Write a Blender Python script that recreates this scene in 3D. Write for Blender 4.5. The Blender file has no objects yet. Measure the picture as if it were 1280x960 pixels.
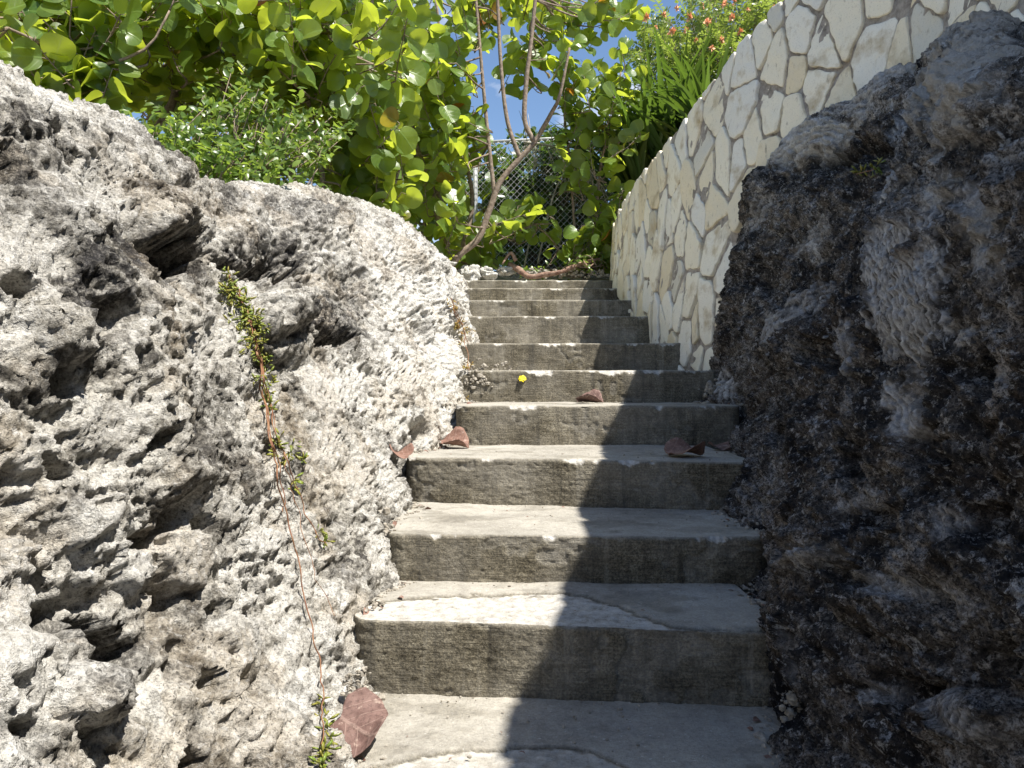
import bpy, math, random
import numpy as np
from mathutils import Vector
random.seed(7); RNG = np.random.default_rng(11)
SC = bpy.context.scene
COL = SC.collection
F = 960.0                                    # focal length in pixels of the 1280x960 photograph

def at(px, py, d):                           # a point at depth d (camera at the origin, looking along +Y)
    return np.array([(px-640)/F*d, d, (480-py)/F*d])

# ------------------------------------------------------------------ objects
def tag(o, label=None, cat=None, group=None, kind=None):
    if label: o['label'] = label
    if cat: o['category'] = cat
    if group: o['group'] = group
    if kind: o['kind'] = kind
    return o
def empty(name, loc=(0,0,0)):
    o = bpy.data.objects.new(name, None); COL.objects.link(o); o.location = loc
    o.empty_display_size = .1
    return o

class MB:
    """collects arrays of vertices and faces, with float attributes"""
    def __init__(s): s.v=[]; s.f={3:[],4:[]}; s.n=0; s.a={}
    def add(s, v, f, **attrs):
        v = np.asarray(v, float); f = np.asarray(f, int)
        s.v.append(v)
        if len(f): s.f[f.shape[1]].append(f + s.n)
        for k, val in attrs.items():
            val = np.asarray(val, float)
            if val.ndim == 0: val = np.full(len(v), float(val))
            s.a.setdefault(k, []).append((s.n, val))
        s.n += len(v)
    def addmix(s, v, tris, quads, **attrs):
        n0 = s.n
        s.add(v, np.zeros((0,3),int), **attrs)
        if len(tris): s.f[3].append(np.asarray(tris)+n0)
        if len(quads): s.f[4].append(np.asarray(quads)+n0)
    def build(s, name, mat, parent=None, smooth=True):
        me = bpy.data.meshes.new(name)
        V = np.concatenate(s.v)
        if parent is not None: V = V - np.array(parent.location)
        T = np.concatenate(s.f[3]) if s.f[3] else np.zeros((0,3),int)
        Q = np.concatenate(s.f[4]) if s.f[4] else np.zeros((0,4),int)
        me.vertices.add(len(V)); me.vertices.foreach_set('co', V.ravel())
        me.loops.add(T.size+Q.size); me.loops.foreach_set('vertex_index', np.concatenate([T.ravel(), Q.ravel()]).astype(np.int32))
        me.polygons.add(len(T)+len(Q))
        st = np.concatenate([np.arange(len(T))*3, T.size+np.arange(len(Q))*4]).astype(np.int32)
        me.polygons.foreach_set('loop_start', st)
        me.update(calc_edges=True); me.validate()
        me.polygons.foreach_set('use_smooth', np.full(len(me.polygons), smooth))
        for k, lst in s.a.items():
            vec = lst[0][1].ndim == 2
            arr = np.zeros((len(V),3)) if vec else np.zeros(len(V))
            for n0, val in lst: arr[n0:n0+len(val)] = val
            at_ = me.attributes.new(k, 'FLOAT_VECTOR' if vec else 'FLOAT', 'POINT')
            at_.data.foreach_set('vector' if vec else 'value', arr.ravel())
        me.materials.append(mat)
        o = bpy.data.objects.new(name, me); COL.objects.link(o)
        if parent is not None: o.parent = parent
        return o

def grid_faces(nu, nv):
    i = np.arange(nu-1)[:,None]*nv + np.arange(nv-1)[None,:]
    i = i.ravel()
    return np.stack([i, i+1, i+nv+1, i+nv], 1)

# ------------------------------------------------------------------ noise (numpy)
def _h(ix, iy, iz, seed):
    h = (ix*73856093) ^ (iy*19349663) ^ (iz*83492791) ^ (seed*2654435761 & 0x7fffffff)
    h &= 0xffffffff
    h = ((h >> 16) ^ h)*0x45d9f3b & 0xffffffff
    h = ((h >> 16) ^ h)*0x45d9f3b & 0xffffffff
    return (h >> 16) ^ h
GR = np.array([[1,1,0],[-1,1,0],[1,-1,0],[-1,-1,0],[1,0,1],[-1,0,1],[1,0,-1],[-1,0,-1],[0,1,1],[0,-1,1],[0,1,-1],[0,-1,-1],[1,1,0],[-1,1,0],[0,-1,1],[0,-1,-1]], float)
def pn(P, seed=0):
    I = np.floor(P).astype(np.int64); Fr = P - I
    U = Fr*Fr*Fr*(Fr*(Fr*6-15)+10)
    out = 0
    for dx in (0,1):
        for dy in (0,1):
            for dz in (0,1):
                g = GR[_h(I[:,0]+dx, I[:,1]+dy, I[:,2]+dz, seed) & 15]
                d = g[:,0]*(Fr[:,0]-dx) + g[:,1]*(Fr[:,1]-dy) + g[:,2]*(Fr[:,2]-dz)
                w = (U[:,0] if dx else 1-U[:,0])*(U[:,1] if dy else 1-U[:,1])*(U[:,2] if dz else 1-U[:,2])
                out = out + w*d
    return out
def fbm(P, octv=5, gain=.5, seed=0):
    s = 0; a = 1
    for k in range(octv):
        s = s + a*pn(P*2**k + 17.3*k, seed+k); a *= gain
    return s
def billow(P, octv=4, gain=.5, seed=0):
    s = 0; a = 1
    for k in range(octv):
        s = s + a*(np.abs(pn(P*2**k + 9.1*k, seed+k))*2-.5); a *= gain
    return s
def worley(P, seed=0, jit=.9):
    I = np.floor(P).astype(np.int64)
    f1 = np.full(len(P), 9.); f2 = np.full(len(P), 9.)
    for dx in (-1,0,1):
        for dy in (-1,0,1):
            for dz in (-1,0,1):
                C = I + np.array([dx,dy,dz])
                h = _h(C[:,0],C[:,1],C[:,2],seed)
                q = C + .5 + jit*(np.stack([h & 255, (h>>8)&255, (h>>4 ^ h>>13)&255],1)/255.-.5)
                d = np.sqrt(((P-q)**2).sum(1))
                f2 = np.minimum(f2, np.maximum(f1, d)); f1 = np.minimum(f1, d)
    return f1, f2
def sst(a, b, x):
    t = np.clip((x-a)/(b-a), 0, 1); return t*t*(3-2*t)

def catmull(P, n):
    P = np.asarray(P, float)
    if len(P) < 3:
        t = np.linspace(0,1,n)[:,None]; return P[0]*(1-t)+P[-1]*t
    Q = np.vstack([2*P[0]-P[1], P, 2*P[-1]-P[-2]])
    t = np.linspace(0, len(P)-1-1e-9, n); i = t.astype(int); f = (t-i)[:,None]
    a,b,c,d = Q[i],Q[i+1],Q[i+2],Q[i+3]
    return .5*(2*b+(c-a)*f+(2*a-5*b+4*c-d)*f**2+(3*b-a-3*c+d)*f**3)

def tube(mb, pts, rad, sides=6, sm=None, **attrs):
    if sm: 
        rad = np.interp(np.linspace(0,1,sm), np.linspace(0,1,len(pts)), np.broadcast_to(rad, len(pts)) if np.ndim(rad)==0 else rad)
        pts = catmull(pts, sm)
    pts = np.asarray(pts,float); n = len(pts); rad = np.broadcast_to(np.asarray(rad,float), n)
    T = np.gradient(pts, axis=0); T /= np.linalg.norm(T,axis=1)[:,None]+1e-9
    ref = np.array([.31,.17,.93]) if abs(T[0]@np.array([.31,.17,.93]))<.9 else np.array([.9,.3,.1])
    A = np.cross(T, ref); A /= np.linalg.norm(A,axis=1)[:,None]+1e-9
    B = np.cross(T, A)
    th = np.arange(sides)/sides*2*np.pi
    V = pts[:,None,:] + rad[:,None,None]*(A[:,None,:]*np.cos(th)[None,:,None]+B[:,None,:]*np.sin(th)[None,:,None])
    V = V.reshape(-1,3)
    i = np.arange(n-1)[:,None]*sides; j = np.arange(sides)[None,:]; j2 = (j+1)%sides
    Q = np.stack([(i+j).ravel(), (i+j2).ravel(), (i+sides+j2).ravel(), (i+sides+j).ravel()],1)
    c0 = len(V); V = np.vstack([V, pts[0], pts[-1]])
    k = np.arange(sides); k2 = (k+1)%sides
    T1 = np.stack([k2, k, np.full(sides,c0)],1); T2 = np.stack([(n-1)*sides+k,(n-1)*sides+k2,np.full(sides,c0+1)],1)
    mb.addmix(V, np.vstack([T1,T2]), Q, **attrs)
    return pts

# ------------------------------------------------------------------ material helper
class NT:
    def __init__(s, name, disp=None):
        s.m = bpy.data.materials.new(name); s.m.use_nodes = True
        s.t = s.m.node_tree; s.t.nodes.clear()
        s.out = s.n('ShaderNodeOutputMaterial')
    def n(s, typ, **kw):
        nd = s.t.nodes.new(typ)
        for k,v in kw.items():
            if hasattr(nd, k) and k not in nd.inputs.keys(): setattr(nd, k, v)
        return nd
    def put(s, sock, val):
        if hasattr(val, 'is_output'): s.t.links.new(val, sock)
        elif isinstance(val, (tuple,list)) and len(val)==3 and sock.type=='RGBA': sock.default_value = (*val,1)
        else: sock.default_value = val
    def attr(s, name, vec=False):
        nd = s.n('ShaderNodeAttribute'); nd.attribute_name = name
        return nd.outputs['Vector' if vec else 'Fac']
    def coord(s, which='Object'): return s.n('ShaderNodeTexCoord').outputs[which]
    def mapped(s, vec, scale):
        nd = s.n('ShaderNodeMapping'); s.put(nd.inputs['Vector'], vec); nd.inputs['Scale'].default_value = scale
        return nd.outputs['Vector']
    def noise(s, vec, scale, detail=6, rough=.6, dist=0):
        nd = s.n('ShaderNodeTexNoise'); s.put(nd.inputs['Vector'], vec)
        for k,v in (('Scale',scale),('Detail',detail),('Roughness',rough),('Distortion',dist)): nd.inputs[k].default_value = v
        return nd.outputs['Fac']
    def vor(s, vec, scale, feature='F1'):
        nd = s.n('ShaderNodeTexVoronoi'); nd.feature = feature; s.put(nd.inputs['Vector'], vec); nd.inputs['Scale'].default_value = scale
        return nd.outputs['Distance']
    def ramp(s, fac, stops):
        nd = s.n('ShaderNodeValToRGB'); s.put(nd.inputs['Fac'], fac); cr = nd.color_ramp
        while len(cr.elements) < len(stops): cr.elements.new(.5)
        for e,(p,c) in zip(cr.elements, stops):
            e.position = p; e.color = (*c,1) if not np.isscalar(c) else (c,c,c,1)
        return nd.outputs['Color']
    def mix(s, fac, a, b, mode='MIX'):
        nd = s.n('ShaderNodeMix'); nd.data_type='RGBA'; nd.blend_type = mode
        s.put(nd.inputs[0], fac); s.put(nd.inputs[6], a); s.put(nd.inputs[7], b)
        return nd.outputs[2]
    def math(s, op, a, b=0., c=None, clamp=False):
        nd = s.n('ShaderNodeMath'); nd.operation = op; nd.use_clamp = clamp
        s.put(nd.inputs[0], a); s.put(nd.inputs[1], b)
        if c is not None: s.put(nd.inputs[2], c)
        return nd.outputs[0]
    def rng(s, x, a, b, c=0., d=1.):
        nd = s.n('ShaderNodeMapRange'); s.put(nd.inputs[0], x)
        for i,v in enumerate((a,b,c,d)): nd.inputs[i+1].default_value = v
        return nd.outputs[0]
    def bump(s, h, strength=.5, dist=.01, normal=None):
        nd = s.n('ShaderNodeBump'); s.put(nd.inputs['Height'], h); nd.inputs['Strength'].default_value = strength; nd.inputs['Distance'].default_value = dist
        if normal is not None: s.put(nd.inputs['Normal'], normal)
        return nd.outputs['Normal']
    def bsdf(s, color, rough=.8, spec=.3, normal=None, metallic=0., out=True):
        nd = s.n('ShaderNodeBsdfPrincipled'); s.put(nd.inputs['Base Color'], color); s.put(nd.inputs['Roughness'], rough)
        nd.inputs['Specular IOR Level'].default_value = spec; nd.inputs['Metallic'].default_value = metallic
        if normal is not None: s.put(nd.inputs['Normal'], normal)
        if out: s.t.links.new(nd.outputs[0], s.out.inputs[0])
        return nd.outputs[0]

# ------------------------------------------------------------------ materials
def mat_rock(name, left=True):
    t = NT(name); c = t.coord()
    big = t.noise(c, 4.5, 9, .68, .3); mid = t.noise(c, 17, 8, .7, .2); fine = t.noise(c, 75, 5, .75); grit = t.noise(c, 180, 4, .8)
    dark, pale, fos, warm = t.attr('dark'), t.attr('pale'), t.attr('fossil'), t.attr('warm')
    s = t.math('ADD', t.math('MULTIPLY', big, .35), t.math('ADD', t.math('MULTIPLY', mid, .4), t.math('MULTIPLY', fine, .25)))
    s = t.math('ADD', s, t.math('MULTIPLY', pale, .10)); s = t.math('SUBTRACT', s, t.math('MULTIPLY', dark, .07))
    if left:
        col = t.ramp(s, [(.35,(.035,.032,.029)),(.42,(.17,.155,.13)),(.46,(.40,.375,.325)),(.52,(.59,.565,.51)),(.64,(.76,.745,.70))])
        col = t.mix(t.math('MULTIPLY', warm, .55), col, t.mix(.5, col, (.42,.32,.20)))
        col = t.mix(t.rng(grit,.39,.52), t.mix(.55, col, (.05,.045,.04)), col)
        sk = t.rng(t.noise(c, 115, 5, .78), .43, .37); col = t.mix(t.math('MULTIPLY', sk, .85), col, (.03,.028,.025))
        wk = t.rng(t.noise(c, 58, 6, .75, .4), .56, .63); col = t.mix(t.math('MULTIPLY', wk, .55), col, (.72,.70,.66))
        blackfac = t.math('MULTIPLY', dark, t.rng(t.math('ADD', t.math('MULTIPLY', mid,.5), t.math('MULTIPLY', fine,.5)), .60, .47), clamp=True)  # black lichen patches, and the same black laid over the hollows
        col = t.mix(t.math('MULTIPLY', blackfac, .92), col, t.mix(t.rng(grit,.5,.65), (.02,.019,.02), (.16,.15,.14)))
        col = t.mix(t.math('MULTIPLY', fos, .8), col, t.mix(t.rng(fine,.4,.6), (.40,.385,.35), (.70,.68,.64)))
        bs, bd_ = .9, .013
    else:
        col = t.ramp(s, [(.39,(.022,.021,.023)),(.45,(.10,.09,.082)),(.50,(.235,.21,.185)),(.545,(.47,.435,.40)),(.61,(.80,.78,.76))])
        col = t.mix(t.math('MULTIPLY', warm, .5), col, t.mix(.5, col, (.22,.14,.075)))
        blackfac = t.math('MULTIPLY', dark, t.rng(mid, .58, .44), clamp=True)
        col = t.mix(blackfac, col, (.016,.016,.020))
        col = t.mix(t.rng(grit,.42,.54), t.mix(.78, col, (.012,.011,.011)), col)
        sp = t.rng(t.noise(c, 62, 7, .8, .3), .555, .61)
        col = t.mix(t.math('MULTIPLY', sp, .8), col, (.66,.65,.64))
        sk = t.rng(t.noise(c, 120, 5, .8), .46, .40); col = t.mix(t.math('MULTIPLY', sk, .85), col, (.012,.012,.014))
        col = t.mix(t.math('MULTIPLY', pale, t.rng(mid,.33,.47), clamp=True), col, t.mix(fine, (.40,.37,.33), (.74,.71,.66)))
        fos = t.math('MULTIPLY', fos, t.rng(t.noise(c, 40, 6, .75), .30, .43), clamp=True)
        col = t.mix(fos, col, t.mix(t.rng(fine,.36,.58), (.50,.50,.51), (.90,.90,.90)))
        wp = t.rng(t.noise(c, 11, 9, .8, .8), .575, .625); col = t.mix(t.math('MULTIPLY', wp, t.rng(grit,.40,.55,.25,.9)), col, (.80,.80,.80))
        bs, bd_ = 1.0, .02
    h = t.math('ADD', t.math('MULTIPLY', fine, .8), t.math('MULTIPLY', grit, .6))
    h = t.math('ADD', h, t.math('MULTIPLY', t.vor(c, 50), .6))
    t.bsdf(col, .88, .25, t.bump(h, bs, bd_))
    return t.m

def mat_concrete():
    t = NT('weathered_concrete'); c = t.coord()
    n1 = t.noise(c, 5, 8, .65); n2 = t.noise(c, 42, 6, .7); g = t.noise(c, 330, 3, .7)
    ln = t.noise(t.mapped(c, (3,3,55)), 4, 7, .7)
    dirt, chip = t.attr('dirt'), t.attr('chip')
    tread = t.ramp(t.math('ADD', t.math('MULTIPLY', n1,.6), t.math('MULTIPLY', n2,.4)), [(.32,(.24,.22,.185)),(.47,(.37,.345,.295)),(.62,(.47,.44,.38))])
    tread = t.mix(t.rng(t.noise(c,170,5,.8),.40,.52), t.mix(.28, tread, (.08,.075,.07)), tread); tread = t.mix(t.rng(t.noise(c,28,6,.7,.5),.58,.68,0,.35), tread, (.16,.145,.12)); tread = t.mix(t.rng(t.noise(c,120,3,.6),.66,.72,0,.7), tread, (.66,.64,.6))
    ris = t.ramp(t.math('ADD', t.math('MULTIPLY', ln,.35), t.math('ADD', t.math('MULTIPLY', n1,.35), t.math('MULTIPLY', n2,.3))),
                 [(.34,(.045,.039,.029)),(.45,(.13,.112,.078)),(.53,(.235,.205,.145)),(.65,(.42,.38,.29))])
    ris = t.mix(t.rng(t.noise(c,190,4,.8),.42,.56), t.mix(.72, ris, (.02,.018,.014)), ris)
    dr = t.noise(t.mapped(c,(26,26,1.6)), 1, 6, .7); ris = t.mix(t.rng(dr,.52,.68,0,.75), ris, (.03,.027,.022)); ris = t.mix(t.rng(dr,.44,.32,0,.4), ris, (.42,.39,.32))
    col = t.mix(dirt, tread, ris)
    pale = t.ramp(t.math('ADD', t.math('MULTIPLY', n2,.7), t.math('MULTIPLY', g,.3)), [(.34,(.18,.165,.14)),(.45,(.40,.375,.33)),(.62,(.62,.60,.555))])
    col = t.mix(chip, col, pale)
    h = t.math('ADD', t.math('MULTIPLY', n2, .5), t.math('MULTIPLY', g, .5))
    h = t.math('ADD', h, t.math('MULTIPLY', t.math('MULTIPLY', ln, dirt), .9))
    g2 = t.noise(c, 130, 4, .75); h = t.math('ADD', h, t.math('MULTIPLY', t.math('MULTIPLY', g2, dirt), 1.3))
    t.bsdf(col, .9, .2, t.bump(h, .85, .007))
    return t.m

def mat_stone():
    t = NT('cream_limestone'); c = t.coord(); r = t.attr('lv')
    n1 = t.noise(c, 6, 7, .62); n2 = t.noise(t.mapped(c,(1,1,.45)), 40, 6, .65); g = t.noise(c, 200, 3)
    base = t.ramp(r, [(0,(.76,.66,.47)),(.3,(.85,.785,.63)),(.7,(.87,.825,.70)),(.9,(.80,.77,.69)),(1,(.58,.545,.44))])
    base = t.mix(t.rng(n1,.55,.72), base, (.46,.36,.21)); base = t.mix(t.rng(n2,.60,.76), base, (.33,.28,.21))
    base = t.mix(t.math('MULTIPLY', t.rng(g,.58,.7), .35), base, (.22,.19,.15))
    t.bsdf(base, .85, .25, t.bump(t.math('ADD', n2, t.math('MULTIPLY', g,.4)), .55, .008))
    return t.m
def mat_mortar():
    t = NT('grey_mortar'); c = t.coord()
    n1 = t.noise(c, 30, 7, .7); g = t.noise(c, 240, 3)
    t.bsdf(t.mix(t.rng(n1,.3,.6), (.20,.175,.15), (.52,.465,.41)), .95, .15, t.bump(t.math('ADD', n1, g), .8, .01)); return t.m
def mat_leaf(name, top, alt, trans, veins=True, rough=.33, spec=.6, tmix=.42, red=(.45,.12,.03), redamt=.0):
    t = NT(name); r = t.attr('lv'); uv = t.attr('luv', True)
    col = t.mix(r, top, alt)
    r2 = t.math('FRACT', t.math('MULTIPLY', r, 13.7)); col = t.mix(t.rng(r2,.6,1,0,.4), col, (.15,.15,.02)); col = t.mix(t.rng(r2,.3,0,0,.4), col, (top[0]*1.9, top[1]*1.35, top[2]))
    if redamt:
        col = t.mix(t.rng(r, 1-redamt, 1-redamt+.02), col, red)
    tr = t.mix(r, trans, tuple(x*.72 for x in trans))
    if redamt: tr = t.mix(t.rng(r, 1-redamt, 1-redamt+.02), tr, (.6,.2,.02))
    nrm = None
    if veins:
        sx = t.n('ShaderNodeSeparateXYZ'); t.put(sx.inputs[0], uv); x, y = sx.outputs[0], sx.outputs[1]
        ax = t.math('ABSOLUTE', x)
        mid = t.rng(ax, .035, .012)
        w = t.math('FRACT', t.math('MULTIPLY', t.math('SUBTRACT', y, t.math('MULTIPLY', ax, .75)), 5.0))
        side = t.rng(t.math('ABSOLUTE', t.math('SUBTRACT', w, .5)), .09, .03)
        v = t.math('MAXIMUM', mid, t.math('MULTIPLY', side, .45))
        col = t.mix(t.math('MULTIPLY', v, .6), col, tuple(min(1,x*1.7+.05) for x in top))
        tr = t.mix(t.math('MULTIPLY', v, .5), tr, (.35,.38,.08))
        nrm = t.bump(v, .25, .004)
    blotch = t.noise(t.coord(), 22, 4, .6)
    col = t.mix(t.rng(blotch,.55,.75,0,.5), col, tuple(x*.6+.02 for x in alt))
    p = t.bsdf(col, rough, spec, nrm, out=False)
    tl = t.n('ShaderNodeBsdfTranslucent'); t.put(tl.inputs[0], tr)
    mx = t.n('ShaderNodeMixShader'); mx.inputs[0].default_value = tmix
    t.t.links.new(p, mx.inputs[1]); t.t.links.new(tl.outputs[0], mx.inputs[2]); t.t.links.new(mx.outputs[0], t.out.inputs[0])
    return t.m
def mat_simple(name, a, b, scale=30, rough=.8, spec=.3, bump=.5, bd=.004, metallic=0., stretch=None):
    t = NT(name); c = t.coord()
    if stretch: c = t.mapped(c, stretch)
    n = t.noise(c, scale, 6, .65)
    t.bsdf(t.mix(t.rng(n,.3,.7), a, b), rough, spec, t.bump(n, bump, bd), metallic); return t.m

M = dict(
 rockL=mat_rock('pale_coral_rock', True), rockR=mat_rock('crusted_coral_rock', False), conc=mat_concrete(), stone=mat_stone(), mortar=mat_mortar(),  # rockL is pale limestone, rockR has a dark crust
 grape=mat_leaf('sea_grape_leaf', (.13,.21,.032), (.07,.14,.035), (.66,.76,.06), redamt=.02, tmix=.5),
 grape2=mat_leaf('sea_grape_leaf_deep', (.10,.17,.032), (.055,.115,.032), (.52,.64,.05), redamt=.012, tmix=.48),
 small=mat_leaf('small_bush_leaf', (.13,.21,.04), (.07,.13,.03), (.42,.58,.07), veins=False),
 strap=mat_leaf('strap_leaf', (.05,.10,.022), (.032,.068,.018), (.20,.33,.035), veins=False, rough=.3, spec=.5, tmix=.3),
 feather=mat_leaf('feathery_leaf', (.15,.21,.045), (.10,.17,.035), (.45,.58,.09), veins=False),
 bark=mat_simple('grey_brown_bark', (.12,.085,.06), (.34,.27,.21), 40, .85, .2, .8, .008),
 barkred=mat_simple('red_brown_bark', (.13,.06,.042), (.36,.25,.19), 35, .8, .25, .9, .012),
 wire=mat_simple('galvanised_wire', (.5,.51,.52), (.68,.69,.70), 60, .5, .5, .1, .001, .2),
 soil=mat_simple('sandy_soil', (.16,.125,.09), (.42,.37,.29), 18, .95, .1, .8, .02),
 gravel=mat_simple('pale_gravel', (.12,.10,.075), (.50,.46,.39), 60, .9, .2, .5, .004),
 dead=None, dry=mat_simple('dry_frond', (.30,.27,.22), (.55,.52,.46), 30, .8, .2, .3, .003),
 flower=mat_simple('orange_petal', (.88,.36,.20), (.92,.54,.30), 60, .6, .3, .1, .001),
 yellow=mat_simple('yellow_petal', (.72,.55,.01), (.80,.66,.02), 60, .55, .3, .1, .001),
 stemred=mat_simple('reddish_stem', (.15,.05,.03), (.30,.17,.085), 40, .6, .3, .2, .001),
 succ=mat_leaf('succulent_leaf', (.16,.24,.035), (.30,.26,.05), (.22,.30,.03), veins=False, tmix=.2),
 succdry=mat_leaf('drying_succulent_leaf', (.36,.30,.07), (.36,.18,.05), (.32,.28,.04), veins=False, tmix=.2),
)
def mat_dead(name, a, b):
    t = NT(name); c = t.coord(); uv = t.attr('luv', True); n = t.noise(c, 45, 6, .65)
    sx = t.n('ShaderNodeSeparateXYZ'); t.put(sx.inputs[0], uv); ax = t.math('ABSOLUTE', sx.outputs[0])
    w = t.math('FRACT', t.math('MULTIPLY', t.math('SUBTRACT', sx.outputs[1], t.math('MULTIPLY', ax, .75)), 4.5))
    v = t.math('MAXIMUM', t.rng(ax,.035,.012), t.math('MULTIPLY', t.rng(t.math('ABSOLUTE', t.math('SUBTRACT', w,.5)),.07,.02),.7))
    col = t.mix(t.rng(n,.35,.65), a, b); col = t.mix(t.math('MULTIPLY', v,.38), col, (.40,.29,.24))
    n3 = t.noise(c, 160, 5, .7); col = t.mix(t.rng(n3,.5,.62,0,.55), col, tuple(x*.55 for x in a)); col = t.mix(t.rng(t.noise(c, 70, 3, .5),.62,.70,0,.5), col, (.42,.32,.26))
    t.bsdf(col, .7, .25, t.bump(t.math('ADD', n, t.math('MULTIPLY', v,.4)), .5, .004)); return t.m
M['dead'] = mat_dead('dead_sea_grape_leaf', (.115,.066,.055), (.20,.125,.105))
M['deadred'] = mat_dead('red_brown_dead_leaf', (.16,.085,.062), (.27,.16,.12))

# ------------------------------------------------------------------ stairs
#        left x, right x, left depth, right depth, top z
STEPS = {-4:(-.42,.42,-.65,-.65,-1.27), -3:(-.42,.42,-.20,-.20,-1.12), -2:(-.42,.44,.25,.25,-.97), -1:(-.41,.56,.70,.68,-.815),
 0:(-.40,.60,1.17,1.12,-.6625), 1:(-.350,.562,1.655,1.564,-.505), 2:(-.328,.660,1.97,1.93,-.386), 3:(-.350,.745,2.50,2.33,-.238),
 4:(-.222,.895,3.00,2.98,-.084), 5:(-.30,.93,3.5,3.48,.062), 6:(-.34,.97,3.97,3.96,.211), 7:(-.40,.93,4.42,4.42,.391),
 8:(-.45,.92,4.9,4.9,.536), 9:(-.52,.90,5.35,5.35,.669), 10:(-.58,.90,5.8,5.8,.785)}
stair = empty('staircase', (0,.3,-1.4))
tag(stair, 'weathered grey concrete staircase climbing between the two rock faces', 'staircase')
def step_front_y(k, x):
    xl,xr,dl,dr,z = STEPS[k]; return dl+(dr-dl)*(x-xl)/(xr-xl)
CURVE1 = np.array([(400,760),(437,757),(480,752),(540,746),(600,743),(660,742),(700,741),(735,746),(770,757),(800,769),(830,778),(870,784),(1000,790)],float)
CURVE0 = np.array([(430,965),(480,955),(530,945),(580,938),(640,932),(700,932),(735,938),(765,948),(800,968),(1100,1100)],float)
def build_step(k):
    xl,xr,dl,dr,zt = STEPS[k]
    prev = STEPS.get(k-1); zb = (prev[4] if prev else zt-.155) - .04
    nxt = STEPS.get(k+1)
    res = .0038 if 0<=k<=3 else (.006 if 4<=k<=6 else (.009 if k>6 else .02))
    R = .05 if 1<=k<=4 else .02
    nx = int((xr-xl)/res)
    x = np.linspace(xl, xr, nx)
    e = np.minimum(x-xl, xr-x); e = np.clip(e, 0, R)
    yoff = R - np.sqrt(np.maximum(0, R*R-(R-e)**2))
    # side walls: extra columns that run back
    back = (max(nxt[2],nxt[3]) if nxt else 6.15) + .05
    br = .010
    ns = 12
    X = np.concatenate([np.full(ns,xl), x, np.full(ns,xr)])
    Y0 = np.concatenate([np.linspace(back, dl+R, ns+1)[:-1], dl+(dr-dl)*(x-xl)/(xr-xl)+yoff, np.linspace(dr+R, back, ns+1)[1:]])
    v1 = np.linspace(zb, zt-br, max(8,int((zt-br-zb)/res)))
    th = np.linspace(0, np.pi/2, 5)[1:]
    s2 = np.linspace(0,1, max(10,int((back-min(dl,dr))/res)))[1:]
    nr = len(v1)+len(th)+len(s2)
    V = np.zeros((len(X), nr, 3)); dirt = np.zeros((len(X),nr)); 
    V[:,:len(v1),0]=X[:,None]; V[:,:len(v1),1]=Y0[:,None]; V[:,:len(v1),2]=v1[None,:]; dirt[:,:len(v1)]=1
    a=len(v1)
    V[:,a:a+len(th),0]=X[:,None]; V[:,a:a+len(th),1]=Y0[:,None]+br*(1-np.cos(th))[None,:]; V[:,a:a+len(th),2]=zt-br+br*np.sin(th)[None,:]; dirt[:,a:a+len(th)] = np.linspace(.9,.2,len(th))[None,:]
    a+=len(th)
    V[:,a:,0]=X[:,None]; V[:,a:,1]=(Y0+br)[:,None]+np.maximum(back-Y0-br,0)[:,None]*s2[None,:]; V[:,a:,2]=zt
    P = V.reshape(-1,3); dirt = dirt.ravel(); Y0g = np.repeat(Y0, nr)
    # chipped nosing: soft corner broken off along the edge
    t1 = pn(np.stack([P[:,0]*7, np.full(len(P),k*3.7), P[:,2]*0],1), 3) + .6*pn(np.stack([P[:,0]*26, np.full(len(P),k*5.1), P[:,2]*0],1), 4) + .3*pn(np.stack([P[:,0]*80, np.full(len(P),k*2.1), P[:,2]*0],1), 5)
    amt = np.clip(t1*1.0+.07, 0, 1)*(.027 if k not in (1,) else .016)
    dy = P[:,1]-Y0g; dz = zt-P[:,2]
    dcorner = dy*.9+dz                        # distance from the edge through the corner
    rough = fbm(P*np.array([60,60,60]), 3, .6, 8)
    cut = np.clip((amt - dcorner + rough*.004), 0, .03)
    chip = sst(.001,.005,cut)
    P = P + np.stack([0*cut, cut*.55, -cut*.55],1)
    # exposed base in front of the broken screed
    px = 640+F*P[:,0]/np.maximum(P[:,1],.2); py = 480-F*P[:,2]/np.maximum(P[:,1],.2)
    if k in (0,1):
        C = CURVE0 if k==0 else CURVE1
        ro = fbm(P*np.array([22,40,22]),3,.5,23)*3.2; m = sst(-.9,.9, py-np.interp(px, C[:,0], C[:,1]) + ro)*(dirt<.5)
        if k==0: m = m*1.0
        P[:,2] -= m*.007; lumps = fbm(P*np.array([30,50,30]),5,.65,21); P[:,2] += m*lumps*.0028
        chip = np.maximum(chip, m*np.clip(.95+lumps*.5,.5,1) if k==1 else m*np.clip(.55+lumps*.7,.1,.9))
        # dark crack line of the broken edge, sunk and darkened
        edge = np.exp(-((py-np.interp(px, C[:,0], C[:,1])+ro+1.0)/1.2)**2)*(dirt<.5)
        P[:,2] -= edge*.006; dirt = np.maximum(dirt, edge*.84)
    rn = fbm(P*np.array([9,9,22]),5,.62,31+k)*.5 + fbm(P*np.array([55,55,120]),3,.6,41+k)*.35
    isr = (dirt>.85)
    P[:,1] += np.where(isr, rn*.0045, 0)
    pl = np.zeros(len(P))
    if k>=0:                                  # patches where the face has flaked
        pf = pn(P*np.array([6,1,9])+k*7.7, 77)+.5*pn(P*np.array([30,1,30]),78)
        fl = sst(.36,.40,pf)*isr; P[:,1] += fl*.0035; pl = fl*.15
    P[:,2] += np.where(~isr, fbm(P*np.array([5,5,5]),3,.5,51+k)*.004 + fbm(P*70,2,.5,52)*.0012, 0)
    chip = np.maximum(chip, pl)
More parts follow.
